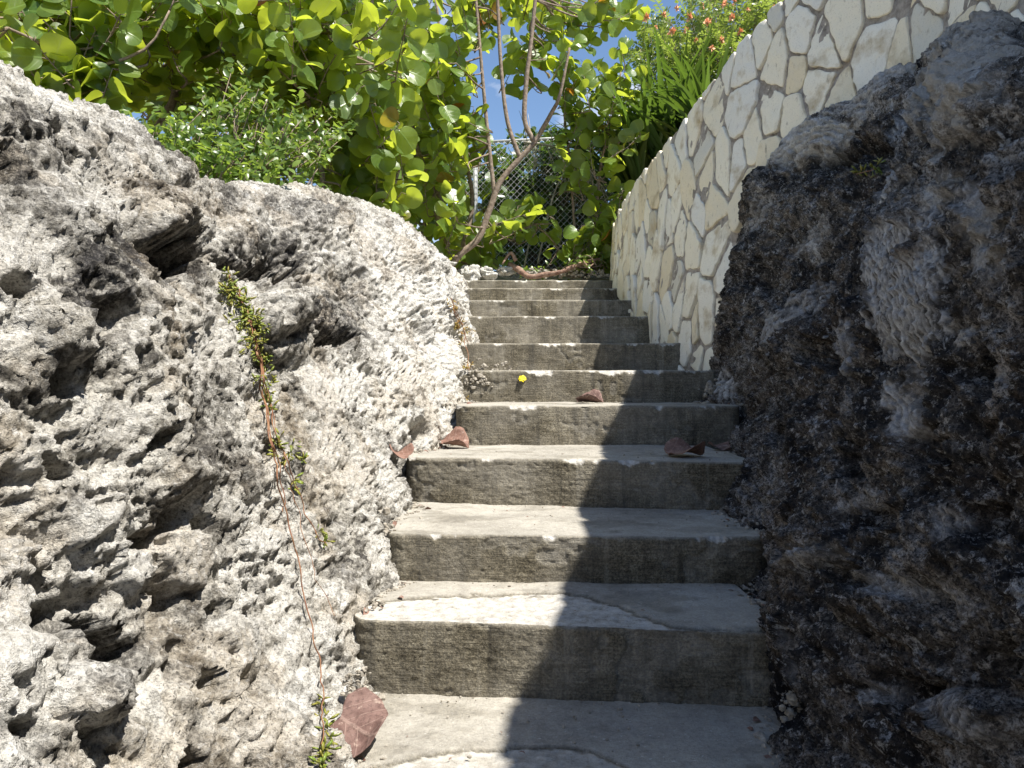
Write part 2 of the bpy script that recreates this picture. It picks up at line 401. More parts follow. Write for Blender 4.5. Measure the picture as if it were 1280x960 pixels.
    # stains on the treads near the ends, leached algae on the faces
    st = sst(.05,.45, fbm(np.stack([P[:,0]*4,P[:,1]*6,P[:,2]*2],1)+k*1.7,4,.6,61))
    dirt = np.clip(np.where(isr, dirt*(.85+.3*fbm(P*5,3,.5,62)), np.maximum(dirt, st*.35)),0,1)
    mb = MB(); mb.add(P, grid_faces(len(X), nr)[:,::-1], dirt=dirt, chip=chip)
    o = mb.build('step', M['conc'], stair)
    return o
for k in STEPS: build_step(k)

# ------------------------------------------------------------------ rocks
def resample(prof, n, dens=None):
    P = np.asarray(prof,float); C = catmull(P, 120)
    s = np.concatenate([[0],np.cumsum(np.linalg.norm(np.diff(C,axis=0),axis=1))]); s/=s[-1]
    q = np.linspace(0,1,n)
    return np.stack([np.interp(q,s,C[:,0]), np.interp(q,s,C[:,1])],1)
def loft(stations, nu, nv, ys_dense):
    ys = np.array([s[0] for s in stations]); prof = np.array([resample(s[1], nv) for s in stations])
    out = np.zeros((nu, nv, 3))
    tt = np.interp(ys_dense, ys, np.arange(len(ys)))
    i = np.clip(tt.astype(int),0,len(ys)-2); f = (tt-i)[:,None,None]
    Q = np.concatenate([2*prof[:1]-prof[1:2], prof, 2*prof[-1:]-prof[-2:-1]])
    a,b,c,d = Q[i],Q[i+1],Q[i+2],Q[i+3]
    X = .5*(2*b+(c-a)*f+(2*a-5*b+4*c-d)*f**2+(3*b-a-3*c+d)*f**3)
    out[:,:,0]=X[:,:,0]; out[:,:,2]=X[:,:,1]; out[:,:,1]=ys_dense[:,None]
    return out
def normals(G, flip):
    du = np.gradient(G,axis=0); dv = np.gradient(G,axis=1)
    n = np.cross(du,dv); n /= np.linalg.norm(n,axis=2)[:,:,None]+1e-12
    return -n if flip else n
def proj(P):
    d = np.maximum(P[:,1],.15); return 640+F*P[:,0]/d, 480-F*P[:,2]/d
def ell(px,py,cx,cy,rx,ry,ang=0):
    a=math.radians(ang); dx=px-cx; dy=-(py-cy)
    u=(dx*math.cos(a)+dy*math.sin(a)); v=(-dx*math.sin(a)+dy*math.cos(a))
    return np.sqrt((u/rx)**2+(v/ry)**2), u, v

def build_rock(name, stations, flip, nu, nv, y0, y1, spec, mat):
    q = np.linspace(0,1,nu); ysd = np.interp(q, spec['qs'], spec['ys'])
    G = loft(stations, nu, nv, ysd)
    # the plan of the sheet wanders: large lumps first
    N = normals(G, flip); P = G.reshape(-1,3); Nf = N.reshape(-1,3)
    front = np.clip(1-np.maximum(0,(np.abs(P[:,0])-1.6)/.6),0,1)
    px,py = proj(P)
    sd = spec['seed']
    wob = np.stack([fbm(P*3,3,.5,sd+90), fbm(P*3+40,3,.5,sd+91), fbm(P*3+80,3,.5,sd+92)],1)*.12
    Pw = (P + wob)*np.array([1,.46,1]); Pq = P*np.array([1,.5,1])
    disp = fbm(Pw*2.0,2,.5,sd)*.15*spec.get('big',1)
    f1,f2 = worley(Pw*5.2, sd+5); disp += (.30-f1*f1)*.075*spec.get('mid',1)
    f1b,f2b = worley(Pw*13, sd+6); disp += (.30-f1b*f1b)*.036*spec.get('mid',1)
    pf,_ = worley(Pw*8+3.3, sd+7); pm = sst(-.1,.35,fbm(P*3.1,2,.5,sd+8)); disp -= sst(.40,.14,pf)*.045*pm
    pf2,_ = worley(Pw*24+1.3, sd+9); pm2 = sst(-.25,.25,fbm(P*5.1,2,.5,sd+10)); disp -= sst(.40,.12,pf2)*.021*pm2
    act = .35+.85*sst(-.28,.30,fbm(P*2.6+31,3,.55,sd+70)) if spec.get('quiet') else 1.0
    lowd = fbm(Pw*2.0,2,.5,sd)*.15*spec.get('big',1); disp = lowd+(disp-lowd)*act
    dark=np.zeros(len(P)); pale=np.zeros(len(P)); fos=np.zeros(len(P)); warm=sst(.05,.4,fbm(P*3.7,4,.6,sd+20)); smooth=np.zeros(len(P))
    edge = fbm(P*16,4,.6,sd+30)
    for (cx,cy,rx,ry,ang,dep) in spec['cav']:
        r,_,_ = ell(px,py,cx,cy,rx,ry,ang); m = sst(1.12,.72,r+edge*.5); disp -= m*dep*spec.get('cavk',1)
    for (cx,cy,rx,ry,ang,dep) in spec['bulge']:
        r,_,_ = ell(px,py,cx,cy,rx,ry,ang); disp += np.sqrt(np.clip(1-(r+edge*.15)**2,0,1))*dep
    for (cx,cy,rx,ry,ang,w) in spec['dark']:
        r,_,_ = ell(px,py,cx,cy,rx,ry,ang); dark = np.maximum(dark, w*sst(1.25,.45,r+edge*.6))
    for (cx,cy,rx,ry,ang,w) in spec['pale']:
        r,_,_ = ell(px,py,cx,cy,rx,ry,ang); pale = np.maximum(pale, w*sst(1.25,.5,r+edge*.5))
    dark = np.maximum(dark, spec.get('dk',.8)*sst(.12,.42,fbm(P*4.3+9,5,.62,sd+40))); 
    ridge = np.zeros(len(P)); e30 = 1.1*fbm(P*30,2,.5,sd+33); e7 = .35*fbm(P*7,3,.6,sd+34)
    for (cx,cy,rx,ry,ang,fan,w) in spec['fossil']:
        r,u,v = ell(px,py,cx,cy,rx,ry,ang); m = sst(1.1,.75,r+edge*.6+e7)
        # v runs across the fibres: fanning out along u
        vv = v/(1+fan*u/max(rx,1)) + 1.5*edge + 2.0*np.sin(u*.05+cx)
        vv = vv+e30; rd = np.sin(vv*2*np.pi/4.3+ .9*np.sin(u*.13))*.6 + .35*np.sin(vv*2*np.pi/7.9+1) + .7*edge + .5*np.sin(u*.5+vv)*edge
        sc = np.maximum(P[:,1],.6)/1.6
        ridge = np.where(m>0, ridge*(1-m)+m*rd*spec.get('rk',.0038)*sc, ridge)
        fos = np.maximum(fos, w*m*np.clip(.55+.6*rd,0.03,1)); smooth=np.maximum(smooth,m); dark=dark*(1-m*.9)
    fine = -billow(Pq*24,3,.55,sd+50)*.010 + fbm(Pq*60,3,.6,sd+51)*.007
    f1c,_ = worley(Pq*36, sd+52); fine += (.35-f1c*f1c)*.012
    fine *= spec.get('fine',1)*(1-.45*sst(.4,1,pale)*spec.get('palesmooth',0))
    disp = disp*(1-.55*smooth) + fine*(1-.5*smooth) + ridge
    P2 = P + Nf*disp[:,None] + wob*.25
    # keep the foot rows steady
    # crisp second pass in the new normals
    G2 = P2.reshape(nu,nv,3); N2 = normals(G2, flip).reshape(-1,3)
    d2 = (fbm(P2*95,3,.65,sd+60)*.005 - np.clip(pn(P2*48,sd+61),0,1)*.009)*(1-.45*smooth)*spec.get('fine',1)
    P3 = P2 + N2*d2[:,None]
    mb = MB(); fc = grid_faces(nu,nv)
    mb.add(P3, fc if flip else fc[:,::-1], dark=dark, pale=pale, fossil=fos, warm=warm)
    o = mb.build(name, mat)
    return o, P3, N2

L_ST = [
 (-.9,[(-.36,-1.7),(-.48,-1.0),(-.62,-.3),(-.78,.15),(-1.0,.38),(-1.4,.42),(-2.2,.2)]),
 (.3,[(-.34,-1.45),(-.47,-.75),(-.60,-.15),(-.73,.28),(-.92,.47),(-1.3,.50),(-2.2,.25)]),
 (1.2,[(-.24,-.95),(-.385,-.55),(-.53,-.1),(-.68,.28),(-.82,.49),(-1.15,.55),(-2.2,.3)]),
 (1.6,[(-.20,-.80),(-.375,-.46),(-.53,-.08),(-.72,.30),(-.86,.52),(-1.2,.60),(-2.2,.35)]),
 (2.05,[(-.20,-.65),(-.345,-.40),(-.52,.02),(-.76,.40),(-.93,.60),(-1.25,.64),(-2.2,.40)]),
 (2.5,[(-.20,-.55),(-.355,-.32),(-.52,.06),(-.74,.36),(-.93,.56),(-1.25,.62),(-2.2,.45)]),
 (3.0,[(-.12,-.40),(-.27,-.16),(-.46,.18),(-.68,.50),(-.86,.70),(-1.2,.76),(-2.2,.55)]),
 (3.6,[(-.08,-.25),(-.22,-.05),(-.36,.28),(-.55,.62),(-.74,.79),(-1.1,.85),(-2.2,.65)]),
 (4.2,[(-.10,-.05),(-.235,.13),(-.33,.40),(-.46,.74),(-.62,.90),(-.95,.93),(-2.2,.75)]),
 (5.0,[(-.14,.20),(-.26,.40),(-.33,.58),(-.44,.74),(-.58,.81),(-.95,.86),(-2.2,.80)]),
 (5.6,[(-.22,.40),(-.345,.60),(-.40,.70),(-.47,.78),(-.60,.81),(-.95,.84),(-2.2,.85)]),
 (6.3,[(-.35,.5),(-.45,.65),(-.52,.74),(-.62,.8),(-.72,.82),(-1.0,.84),(-2.2,.85)])]
L_SPEC = dict(rk=.0060, seed=100, quiet=1, cavk=1.35, qs=[0,.06,.2,.58,.82,1], ys=[-.9,.7,1.15,2.5,4.0,6.3], big=.55, mid=.72, fine=1.0, dk=.55, palesmooth=1,
 cav=[(318,342,58,17,-4,.20),(212,325,42,30,20,.10),(170,795,34,32,0,.17),(115,770,30,24,10,.11),(8,358,20,18,0,.09),(14,640,20,26,70,.08),(6,700,26,22,0,.08),
      (68,462,20,13,0,.06),(98,582,22,16,-30,.06),(408,428,34,18,-10,.11),(515,542,15,12,0,.06),(282,845,9,14,0,.05),(66,162,15,9,-25,.04),(5,215,14,24,0,.07),
      (218,676,18,9,-20,.05),(265,662,10,9,0,.045),(292,755,12,9,0,.035),(236,238,12,16,60,.035),(372,372,16,22,0,.07),(120,400,22,30,80,.04),(448,350,14,20,0,.04),
      (190,555,14,10,0,.04),(350,455,13,30,80,.03),(60,905,20,14,30,.05),(255,935,16,12,0,.05),(130,915,20,12,0,.06),(330,560,8,26,0,.04)],
 bulge=[(340,398,30,32,0,.075),(140,860,50,42,0,.06),(70,700,50,30,0,.03),(60,410,55,30,0,.035),(200,280,60,36,-20,.04),(345,290,70,30,0,.05),(230,610,40,30,0,.03),(400,320,45,30,0,.04)],
 dark=[(100,350,60,80,0,1),(60,300,50,30,0,.8),(240,560,30,40,0,.6),(40,470,30,40,0,.6),(300,640,30,50,0,.5),(130,640,40,30,0,.45),(330,830,25,40,0,.4),(320,330,75,36,0,.9),(215,330,60,45,0,.8),(410,410,60,42,0,1),(160,790,80,48,0,.7),(140,860,40,40,0,.9),(60,170,60,26,-25,.8),(20,200,30,40,0,.8),  # black patches; several also darken the colour of the cav hollows
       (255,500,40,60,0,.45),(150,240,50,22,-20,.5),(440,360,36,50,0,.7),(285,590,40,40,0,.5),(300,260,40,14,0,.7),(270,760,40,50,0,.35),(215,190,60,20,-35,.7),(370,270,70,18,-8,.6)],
 pale=[(505,390,75,110,-60,.6),(545,430,45,80,0,.5),(500,560,60,40,0,.5),(90,250,60,50,-30,.6),(430,480,70,40,0,.45),(30,600,60,40,0,.5),(200,690,60,50,0,.45),(350,720,60,90,0,.35),(400,850,50,80,0,.5),(60,120,70,30,-25,.45),(330,880,60,60,0,.3)],
 fossil=[(150,650,34,22,60,.2,.7),(255,700,30,18,110,.2,.6),(300,640,22,34,80,.2,.6),(320,800,40,24,100,.25,.7),(180,900,30,24,120,.2,.7),(60,560,34,24,40,.2,.7),(30,300,30,50,80,.2,.5),(500,470,36,26,70,.2,.6),(420,560,26,40,95,.2,.6),(460,600,22,30,80,.2,.6),(345,680,20,40,95,.2,.6),(52,770,75,62,68,.25,1),(140,522,30,34,84,.15,.8),(235,435,36,28,80,.35,.85),(120,225,60,34,62,.2,.55),(418,492,34,42,95,.2,.75),(197,712,30,20,128,.2,.85),(75,110,58,30,-28,.2,.5),(292,395,34,24,100,.2,.55),(150,292,28,14,100,.2,.5),(350,890,20,14,60,.2,.5),(455,300,40,26,-60,.2,.4)])
rockL, LP, LN = build_rock('rock_face', L_ST, False, 900, 620, -.9, 6.3, L_SPEC, M['rockL'])
tag(rockL, 'sunlit pale grey pitted coral rock face left of the steps', 'rock')

R_ST = [
 (-.9,[(.36,-1.8),(.5,-1.0),(.66,-.3),(.80,.2),(.96,.6),(1.2,.72),(1.6,.5)]),
 (.3,[(.40,-1.45),(.54,-.75),(.66,-.1),(.77,.35),(.92,.66),(1.15,.74),(1.6,.5)]),
 (1.0,[(.42,-1.05),(.56,-.6),(.645,-.1),(.72,.33),(.86,.64),(1.10,.74),(1.6,.5)]),
 (1.45,[(.45,-.90),(.58,-.50),(.675,-.05),(.78,.38),(.96,.64),(1.14,.69),(1.6,.45)]),
 (1.8,[(.49,-.80),(.63,-.40),(.73,.03),(.87,.47),(1.05,.72),(1.2,.75),(1.6,.55)]),
 (2.2,[(.55,-.65),(.70,-.28),(.82,.13),(.98,.58),(1.18,.85),(1.32,.87),(1.65,.6)]),
 (2.6,[(.66,-.50),(.80,-.14),(.90,.24),(1.04,.66),(1.20,.97),(1.33,1.0),(1.65,.7)]),
 (3.0,[(.77,-.35),(.90,.0),(.97,.33),(1.05,.70),(1.14,.98),(1.25,1.02),(1.6,.75)]),
 (3.35,[(.80,-.2),(.915,.08),(.95,.36),(.985,.62),(1.03,.84),(1.10,.90),(1.45,.7)]),
 (3.62,[(.88,-.15),(.96,.05),(.985,.26),(1.00,.46),(1.03,.62),(1.10,.66),(1.35,.5)]),
 (3.85,[(1.0,-.15),(1.06,.0),(1.08,.15),(1.10,.25),(1.14,.3),(1.2,.32),(1.35,.3)])]
R_SPEC = dict(seed=300, qs=[0,.06,.24,.70,1], ys=[-.9,.7,1.15,2.5,3.85], big=.45, mid=1.0, fine=1.15, dk=.9,
 cav=[(1010,440,24,24,0,.10),(1075,195,45,22,10,.09),(1030,200,24,18,0,.05),(1090,640,30,20,0,.05),(960,350,20,26,0,.06),(1230,470,26,30,0,.08),(1150,560,30,26,0,.05),(1060,560,22,30,0,.05),(1130,870,40,30,0,.07),(1210,640,26,30,0,.05),(1150,130,18,40,0,.06),(1080,730,26,20,0,.05),(1240,820,30,30,0,.05)],
 bulge=[(975,420,40,40,0,.06),(1000,250,60,45,0,.05),(1230,110,60,90,0,.06),(1140,340,55,100,0,.05),(1200,890,55,35,0,.07),(1120,760,55,40,0,.05),(1040,690,40,30,0,.03),(1060,420,30,50,0,.03)],
 dark=[(1110,450,130,180,0,.5),(1060,200,70,60,0,.7),(950,330,40,80,0,.4),(1200,600,80,120,0,.6),(1080,820,90,90,0,.55)],
 pale=[(1238,110,48,95,-10,1),(1010,175,60,22,25,.6),(1130,90,50,14,12,.6),(1195,75,30,12,0,.6),(1250,300,30,60,0,.55),(1130,500,30,60,0,.35),(1050,700,40,20,0,.3),(1200,250,30,20,0,.4)],
 fossil=[(1140,345,112,54,86,-.3,1),(1112,512,38,13,104,.1,.95),(1135,190,75,20,78,.1,.9),(1010,172,60,20,28,.2,.8),(1075,122,46,16,20,.2,.75),(1120,92,50,15,14,.1,.75),(985,395,44,17,54,.1,.6),(905,480,26,10,84,.2,.9),(1190,885,48,22,150,.2,.65),(1027,838,40,13,96,.1,.6),(1128,728,28,14,40,.1,.6),(1185,740,50,14,118,.1,.45),(1205,420,24,9,55,.1,.75),(1055,430,36,9,84,.1,.5),(1262,260,40,12,80,.1,.5),(1245,330,36,12,70,.1,.7),(1100,300,30,9,70,.1,.7),(1240,260,30,14,60,.2,.6),(1010,300,30,12,40,.1,.5),(950,270,30,10,60,.1,.5),(1180,640,26,12,100,.1,.5),(1070,620,22,8,30,.1,.5),(1250,480,20,10,50,.1,.6),(1255,720,24,10,130,.1,.5),(1100,880,26,10,80,.1,.45),(1030,690,28,14,20,.1,.45),(1050,505,22,14,40,.1,.4),(1215,140,60,16,80,.1,.35)])
rockR, RP, RN = build_rock('rock_face', R_ST, True, 860, 560, -.9, 3.85, R_SPEC, M['rockR'])
tag(rockR, 'dark brown crusted coral rock in shade right of the steps', 'rock')

# ------------------------------------------------------------------ stone wall
WC = catmull([(1.9,8.2),(1.25,7.4),(.90,6.7),(.775,6.1),(.74,5.5),(.755,5.0),(.80,4.5),(.875,4.05),(.99,3.62),(1.15,3.25),(1.33,2.9),(1.42,2.45),(1.45,1.9),(1.46,1.2),(1.46,.4),(1.46,-.6),(1.46,-1.6)], 400)
ws = np.concatenate([[0],np.cumsum(np.linalg.norm(np.diff(WC,axis=0),axis=1))])
def W(s): return np.stack([np.interp(s,ws,WC[:,0]), np.interp(s,ws,WC[:,1])],-1)
def WNor(s):
    t = W(s+.03)-W(s-.03); t /= np.linalg.norm(t,axis=-1,keepdims=True)+1e-9
    return np.stack([t[...,1], -t[...,0]],-1)       # towards the steps
TOPY = [-1.6,.24,.49,.96,1.46,1.84,2.24,2.55,2.93,3.25,3.62,4.05,4.5,5.0,5.5,6.1,8.2]
TOPZ = [2.95,2.77,2.72,2.62,2.53,2.43,2.28,2.12,1.88,1.70,1.55,1.40,1.33,1.29,1.25,1.25,1.25]  # unseen near end: height shaped so its shadow edge falls across the steps
def wtop(s): return np.interp(W(s)[...,1], TOPY, TOPZ)
BATTER = .05
def wmap(s, z, h):
    p = W(s); n = WNor(s); off = h - BATTER*(z-.3)
    return np.stack([p[...,0]+n[...,0]*off, p[...,1]+n[...,1]*off, z],-1)
wall = empty('stone_wall', (.9,4.2,.2))
tag(wall, 'curved retaining wall of cream irregular flagstones with grey mortar joints', 'wall')
S1 = ws[-1]
mb = MB()
sg = np.linspace(0,S1,420); vg = np.linspace(0,1,70)
Sg,Vg = np.meshgrid(sg,vg,indexing='ij'); tz = wtop(Sg); Zg = -.6+(tz-.008+.6)*Vg
P = wmap(Sg,Zg,np.full_like(Sg,.005)).reshape(-1,3); n2 = WNor(Sg).reshape(-1,2); dd = fbm(P*20,4,.6,5)*.012
P[:,0]+=n2[:,0]*dd; P[:,1]+=n2[:,1]*dd
mb.add(P, grid_faces(len(sg),len(vg)))
hh = np.array([0,-.12,-.32,-.34]); zz=np.array([0,.004,0,-.6])
Sg,Hg = np.meshgrid(sg,hh,indexing='ij'); Zt = wtop(Sg)-.008+zz[None,:]
Pt = wmap(Sg,Zt,Hg).reshape(-1,3); Pt[:,2]+=fbm(Pt*14,3,.6,6)*.004*(np.tile(zz,len(sg))>-.1)
mb.add(Pt, grid_faces(len(sg),4))
mb.build('mortar_core', M['mortar'], wall)
# stones: a jittered lattice of cells, cut by the bisectors to their neighbours
def clip(poly, n, c):
    out=[]; m=len(poly)
    for i in range(m):
        a=poly[i]; b=poly[(i+1)%m]; da=a@n-c; db=b@n-c
        if da<=0: out.append(a)
        if (da<0)!=(db<0) and abs(da-db)>1e-12: out.append(a+(b-a)*(da/(da-db)))
    return out
rs = np.random.default_rng(5)
cw, ch = .128, .215; sites=[]
for i in range(int(S1/cw)+1):
    for j in range(-2, 13):
        sites.append((i*cw+rs.uniform(-.46,.46)*cw, .02+j*ch+(i%2)*ch*.5+rs.uniform(-.46,.46)*ch))
sites=np.array(sites); asp = cw/ch; sites=sites[rs.uniform(size=len(sites))>.20]
sites = sites[(sites[:,1]<wtop(sites[:,0])+.25)&(sites[:,1]>-.35)]
mb = MB(); mbs=sites*np.array([1,asp])
for q,(s0,z0) in enumerate(sites):
    if s0<.1 or s0>S1-.1: continue
    p0=mbs[q]; d2=((mbs-p0)**2).sum(1); nb=np.argsort(d2)[1:15]
    poly=[np.array([s0-.3,z0-.4]),np.array([s0+.3,z0-.4]),np.array([s0+.3,z0+.4]),np.array([s0-.3,z0+.4])]
    gap = rs.uniform(.0045,.011)*(1.45 if z0<.5 else 1.0)
    for k in nb:
        n=(mbs[k]-p0)*np.array([1,asp]); mid=(sites[k]+sites[q])/2; L=np.linalg.norm(n); n=n/L
        poly=clip(poly,n,n@mid-gap)
        if len(poly)<3: break
    if len(poly)<3: continue
    sl = (wtop(np.array(s0+.05))-wtop(np.array(s0-.05)))/.1
    n=np.array([-sl,1.]); n/=np.linalg.norm(n); poly=clip(poly,n,n@np.array([s0,float(wtop(np.array(s0)))+rs.uniform(-.003,.005)]))
    if len(poly)<3: continue
    poly=np.array(poly)
    ar=.5*abs(np.sum(poly[:,0]*np.roll(poly[:,1],-1)-poly[:,1]*np.roll(poly[:,0],-1)))
    if ar<.0025: continue
    for it in range(2):
        nx_=np.roll(poly,-1,0); r1 = .07 if it==0 else .22
        poly=np.stack([poly*(1-r1)+nx_*r1, poly*r1+nx_*(1-r1)],1).reshape(-1,2)
    # even resample to 40 points
    cl=np.vstack([poly,poly[:1]]); sl_=np.concatenate([[0],np.cumsum(np.linalg.norm(np.diff(cl,axis=0),axis=1))])
    K=44; tq=np.arange(K)/K*sl_[-1]; ring=np.stack([np.interp(tq,sl_,cl[:,0]),np.interp(tq,sl_,cl[:,1])],1)
    cen=ring.mean(0); 
    wob=pn(np.column_stack([ring*26, np.full(K,q*.73)]),9)*.010+pn(np.column_stack([ring*70, np.full(K,q*.73)]),10)*.004
    dirv=ring-cen; rl=np.linalg.norm(dirv,axis=1)[:,None]; ring=ring+dirv/rl*wob[:,None]
    pro=rs.uniform(.010,.022); tilt=rs.uniform(-.09,.09,2)
    scl=[1.0,.998,.985,.955,.75,.48,.24]; hts=[-.012,pro*.62,pro*.93,pro,pro,pro,pro]
    V=[]
    for a,h in zip(scl,hts):
        p=cen+dirv*a+dirv/rl*wob[:,None]*a
        hv=np.full(K,h)+ (p-cen)@tilt*(1 if h>0 else 0)
        if a<1: hv=hv+fbm(np.column_stack([p*11,np.full(K,q*1.3)]),4,.55,12)*.007*(1 if a<.95 else .5)
        V.append(wmap(p[:,0],p[:,1],hv))
    V=np.concatenate(V); cen3=wmap(cen[:1],cen[1:],np.array([pro]))
    n=len(scl); quads=[];
    i=np.arange(K); i2=(i+1)%K
    for r in range(n-1): quads.append(np.stack([r*K+i,r*K+i2,(r+1)*K+i2,(r+1)*K+i],1))
    tris=np.stack([(n-1)*K+i,(n-1)*K+i2,np.full(K,n*K)],1)
    mb.addmix(np.vstack([V,cen3]), tris[:,::-1], np.concatenate(quads)[:,::-1], lv=rs.uniform())
mb.build('stone_facing', M['stone'], wall)

# ------------------------------------------------------------------ ground
def gz(x,y):
    zs = np.interp(y,[-1.5,.3,1.5,3,4.4,5.8,6.1,6.9,9],[-1.9,-1.35,-.95,-.45,.0,.45,.74,.95,1.3])
    zl = np.interp(y,[-1,2,4,6,7,9],[.2,.35,.72,1.2,1.6,2.0]); zr = np.interp(y,[-1,1,2.5,3.3,4,6,7.2,9],[2.3,2.2,1.7,1.35,1.12,1.06,1.08,1.3])
    wx = np.interp(y,[-1,1.9,2.45,2.9,3.25,3.62,4.05,4.5,5.5,6.1,6.7,7.4,8.2],[1.56,1.54,1.48,1.34,1.15,.99,.875,.8,.74,.775,.9,1.25,1.9])
    l = sst(-.95,-1.5-.4*np.maximum(0,y-4.5),x); r = sst(wx+.12,wx+.2,x)
    z = zs*(1-l)*(1-r)+zl*l+zr*r
    far = sst(9,10,y); 
    return z
ax = np.concatenate([[-400,-150,-60,-25,-12,-8,-6],np.linspace(-5,5,161),[6,8,12,25,60,150,400]])
ay = np.concatenate([[-60,-25,-10,-5],np.linspace(-3,12,241),[14,18,26,40,80,160,400]])
XX,YY=np.meshgrid(ax,ay,indexing='ij'); P=np.stack([XX,YY,gz(XX,YY)],-1).reshape(-1,3)
P[:,2]+=np.where((P[:,1]>5.9)&(P[:,1]<12), fbm(P*np.array([2.5,2.5,0]),4,.55,71)*.05, 0)
mb=MB(); mb.add(P, grid_faces(len(ax),len(ay))[:,::-1]); tag(mb.build('ground',M['soil']),kind='structure')

# ------------------------------------------------------------------ leaves
def leaf_template(kind):
    if kind=='round':
        K=18; V=[(0,.45,0)]; 
        for a in (.55,1.0):
            for i in range(K):
                th=-np.pi/2+2*np.pi*i/K
                notch=1-.20*math.exp(-((min(i,K-i))/1.1)**2)
                r=.5*a*notch*(1+.03*math.sin(3*th))
                V.append((1.06*r*math.cos(th), .47+.96*r*math.sin(th),0))
        V=np.array(V)
        i=np.arange(K); i2=(i+1)%K
        T=np.stack([np.zeros(K,int),1+i,1+i2],1); Q=np.stack([1+i,1+K+i,1+K+i2,1+i2],1)
        return V,T,Q
    if kind=='oval':
        V=np.array([(0,0,0),(-.22,.3,0),(0,.32,0),(.22,.3,0),(-.2,.68,0),(0,.68,0),(.2,.68,0),(0,1,0)])
        return V,np.array([(0,2,1),(0,3,2),(4,5,7),(5,6,7)]),np.array([(1,2,5,4),(2,3,6,5)])
    if kind=='fat':
        V=np.array([(0,0,0),(.13,.45,.05),(-.13,.45,.05),(0,.45,-.12),(0,1,.03),(.12,.75,.05),(-.12,.75,.05),(0,.75,-.1)])
        return V,np.array([(0,1,2),(0,3,1),(0,2,3),(4,6,5),(4,5,7),(4,7,6)]),np.array([(1,5,6,2),(3,7,5,1),(2,6,7,3)])
TPL={k:leaf_template(k) for k in('round','oval','fat')}
def frames(nrm, tip):
    Z=nrm/np.linalg.norm(nrm,axis=1)[:,None]; Y=tip-(tip*Z).sum(1)[:,None]*Z; Y/=np.linalg.norm(Y,axis=1)[:,None]+1e-9
    X=np.cross(Y,Z); return X,Y,Z
def add_leaves(mb, kind, pos, nrm, tip, size, rng, fold=.25, curl=.25, width=1.0, lv=None):
    V,T,Q=TPL[kind]; n=len(pos); X,Y,Z=frames(np.asarray(nrm,float),np.asarray(tip,float))
    fo=rng.normal(fold,.16,n)[:,None]; cu=rng.normal(curl,.2,n)[:,None]; ph=rng.uniform(0,6.28,n)[:,None]
    x=np.broadcast_to(V[:,0]*width,(n,len(V))); y=np.broadcast_to(V[:,1],(n,len(V))); z0=np.broadcast_to(V[:,2],(n,len(V)))
    z=z0+fo*np.abs(x)-cu*(y-.35)**2+.045*np.sin(ph+5*x+7*y)*(np.abs(x)+np.abs(y-.45))
    P=pos[:,None,:]+size[:,None,None]*(x[:,:,None]*X[:,None,:]+y[:,:,None]*Y[:,None,:]+z[:,:,None]*Z[:,None,:])
    off=(np.arange(n)*len(V))[:,None,None]
    r=rng.uniform(0,1,n) if lv is None else lv
    uv=np.stack([x,y,0*x],-1).reshape(-1,3)
    mb.addmix(P.reshape(-1,3),(T[None]+off).reshape(-1,3),(Q[None]+off).reshape(-1,4),lv=np.repeat(r,len(V)),luv=uv)
def unit(v): return v/(np.linalg.norm(v)+1e-9)

def shoot(mbw, mbl, base, direction, length, nleaf, size, rng, bias, r0=.004, kind='round'):
    d=unit(direction); k=5; up=np.array([0,0,1.]); pts=[base]
    for i in range(k):
        d=unit(d+up*.10+rng.normal(0,.10,3)); pts.append(pts[-1]+d*length/k)
    pts=np.array(pts); C=catmull(pts,10); tube(mbw,C,np.linspace(r0,r0*.45,10),5)
    t=np.linspace(.12,1,nleaf); pp=np.stack([np.interp(t*9,np.arange(10),C[:,a]) for a in range(3)],1)
    side=np.cross(d,np.array([.2,-.7,.4])); side=unit(side)
    sg=np.where(np.arange(nleaf)%2==0,1,-1)[:,None]
    tip=sg*side+d*.45+rng.normal(0,.35,(nleaf,3)); tip/=np.linalg.norm(tip,axis=1)[:,None]
    nrm=np.asarray(bias)[None]+rng.normal(0,.62,(nleaf,3))
    pet=.018
    add_leaves(mbl,kind,pp+tip*pet,nrm,tip,size*rng.uniform(.65,1.15,nleaf),rng)
    for p,tp in zip(pp,tip): tube(mbw,np.array([p,p+tp*(pet+.01)]),.0022,4)
    return pts

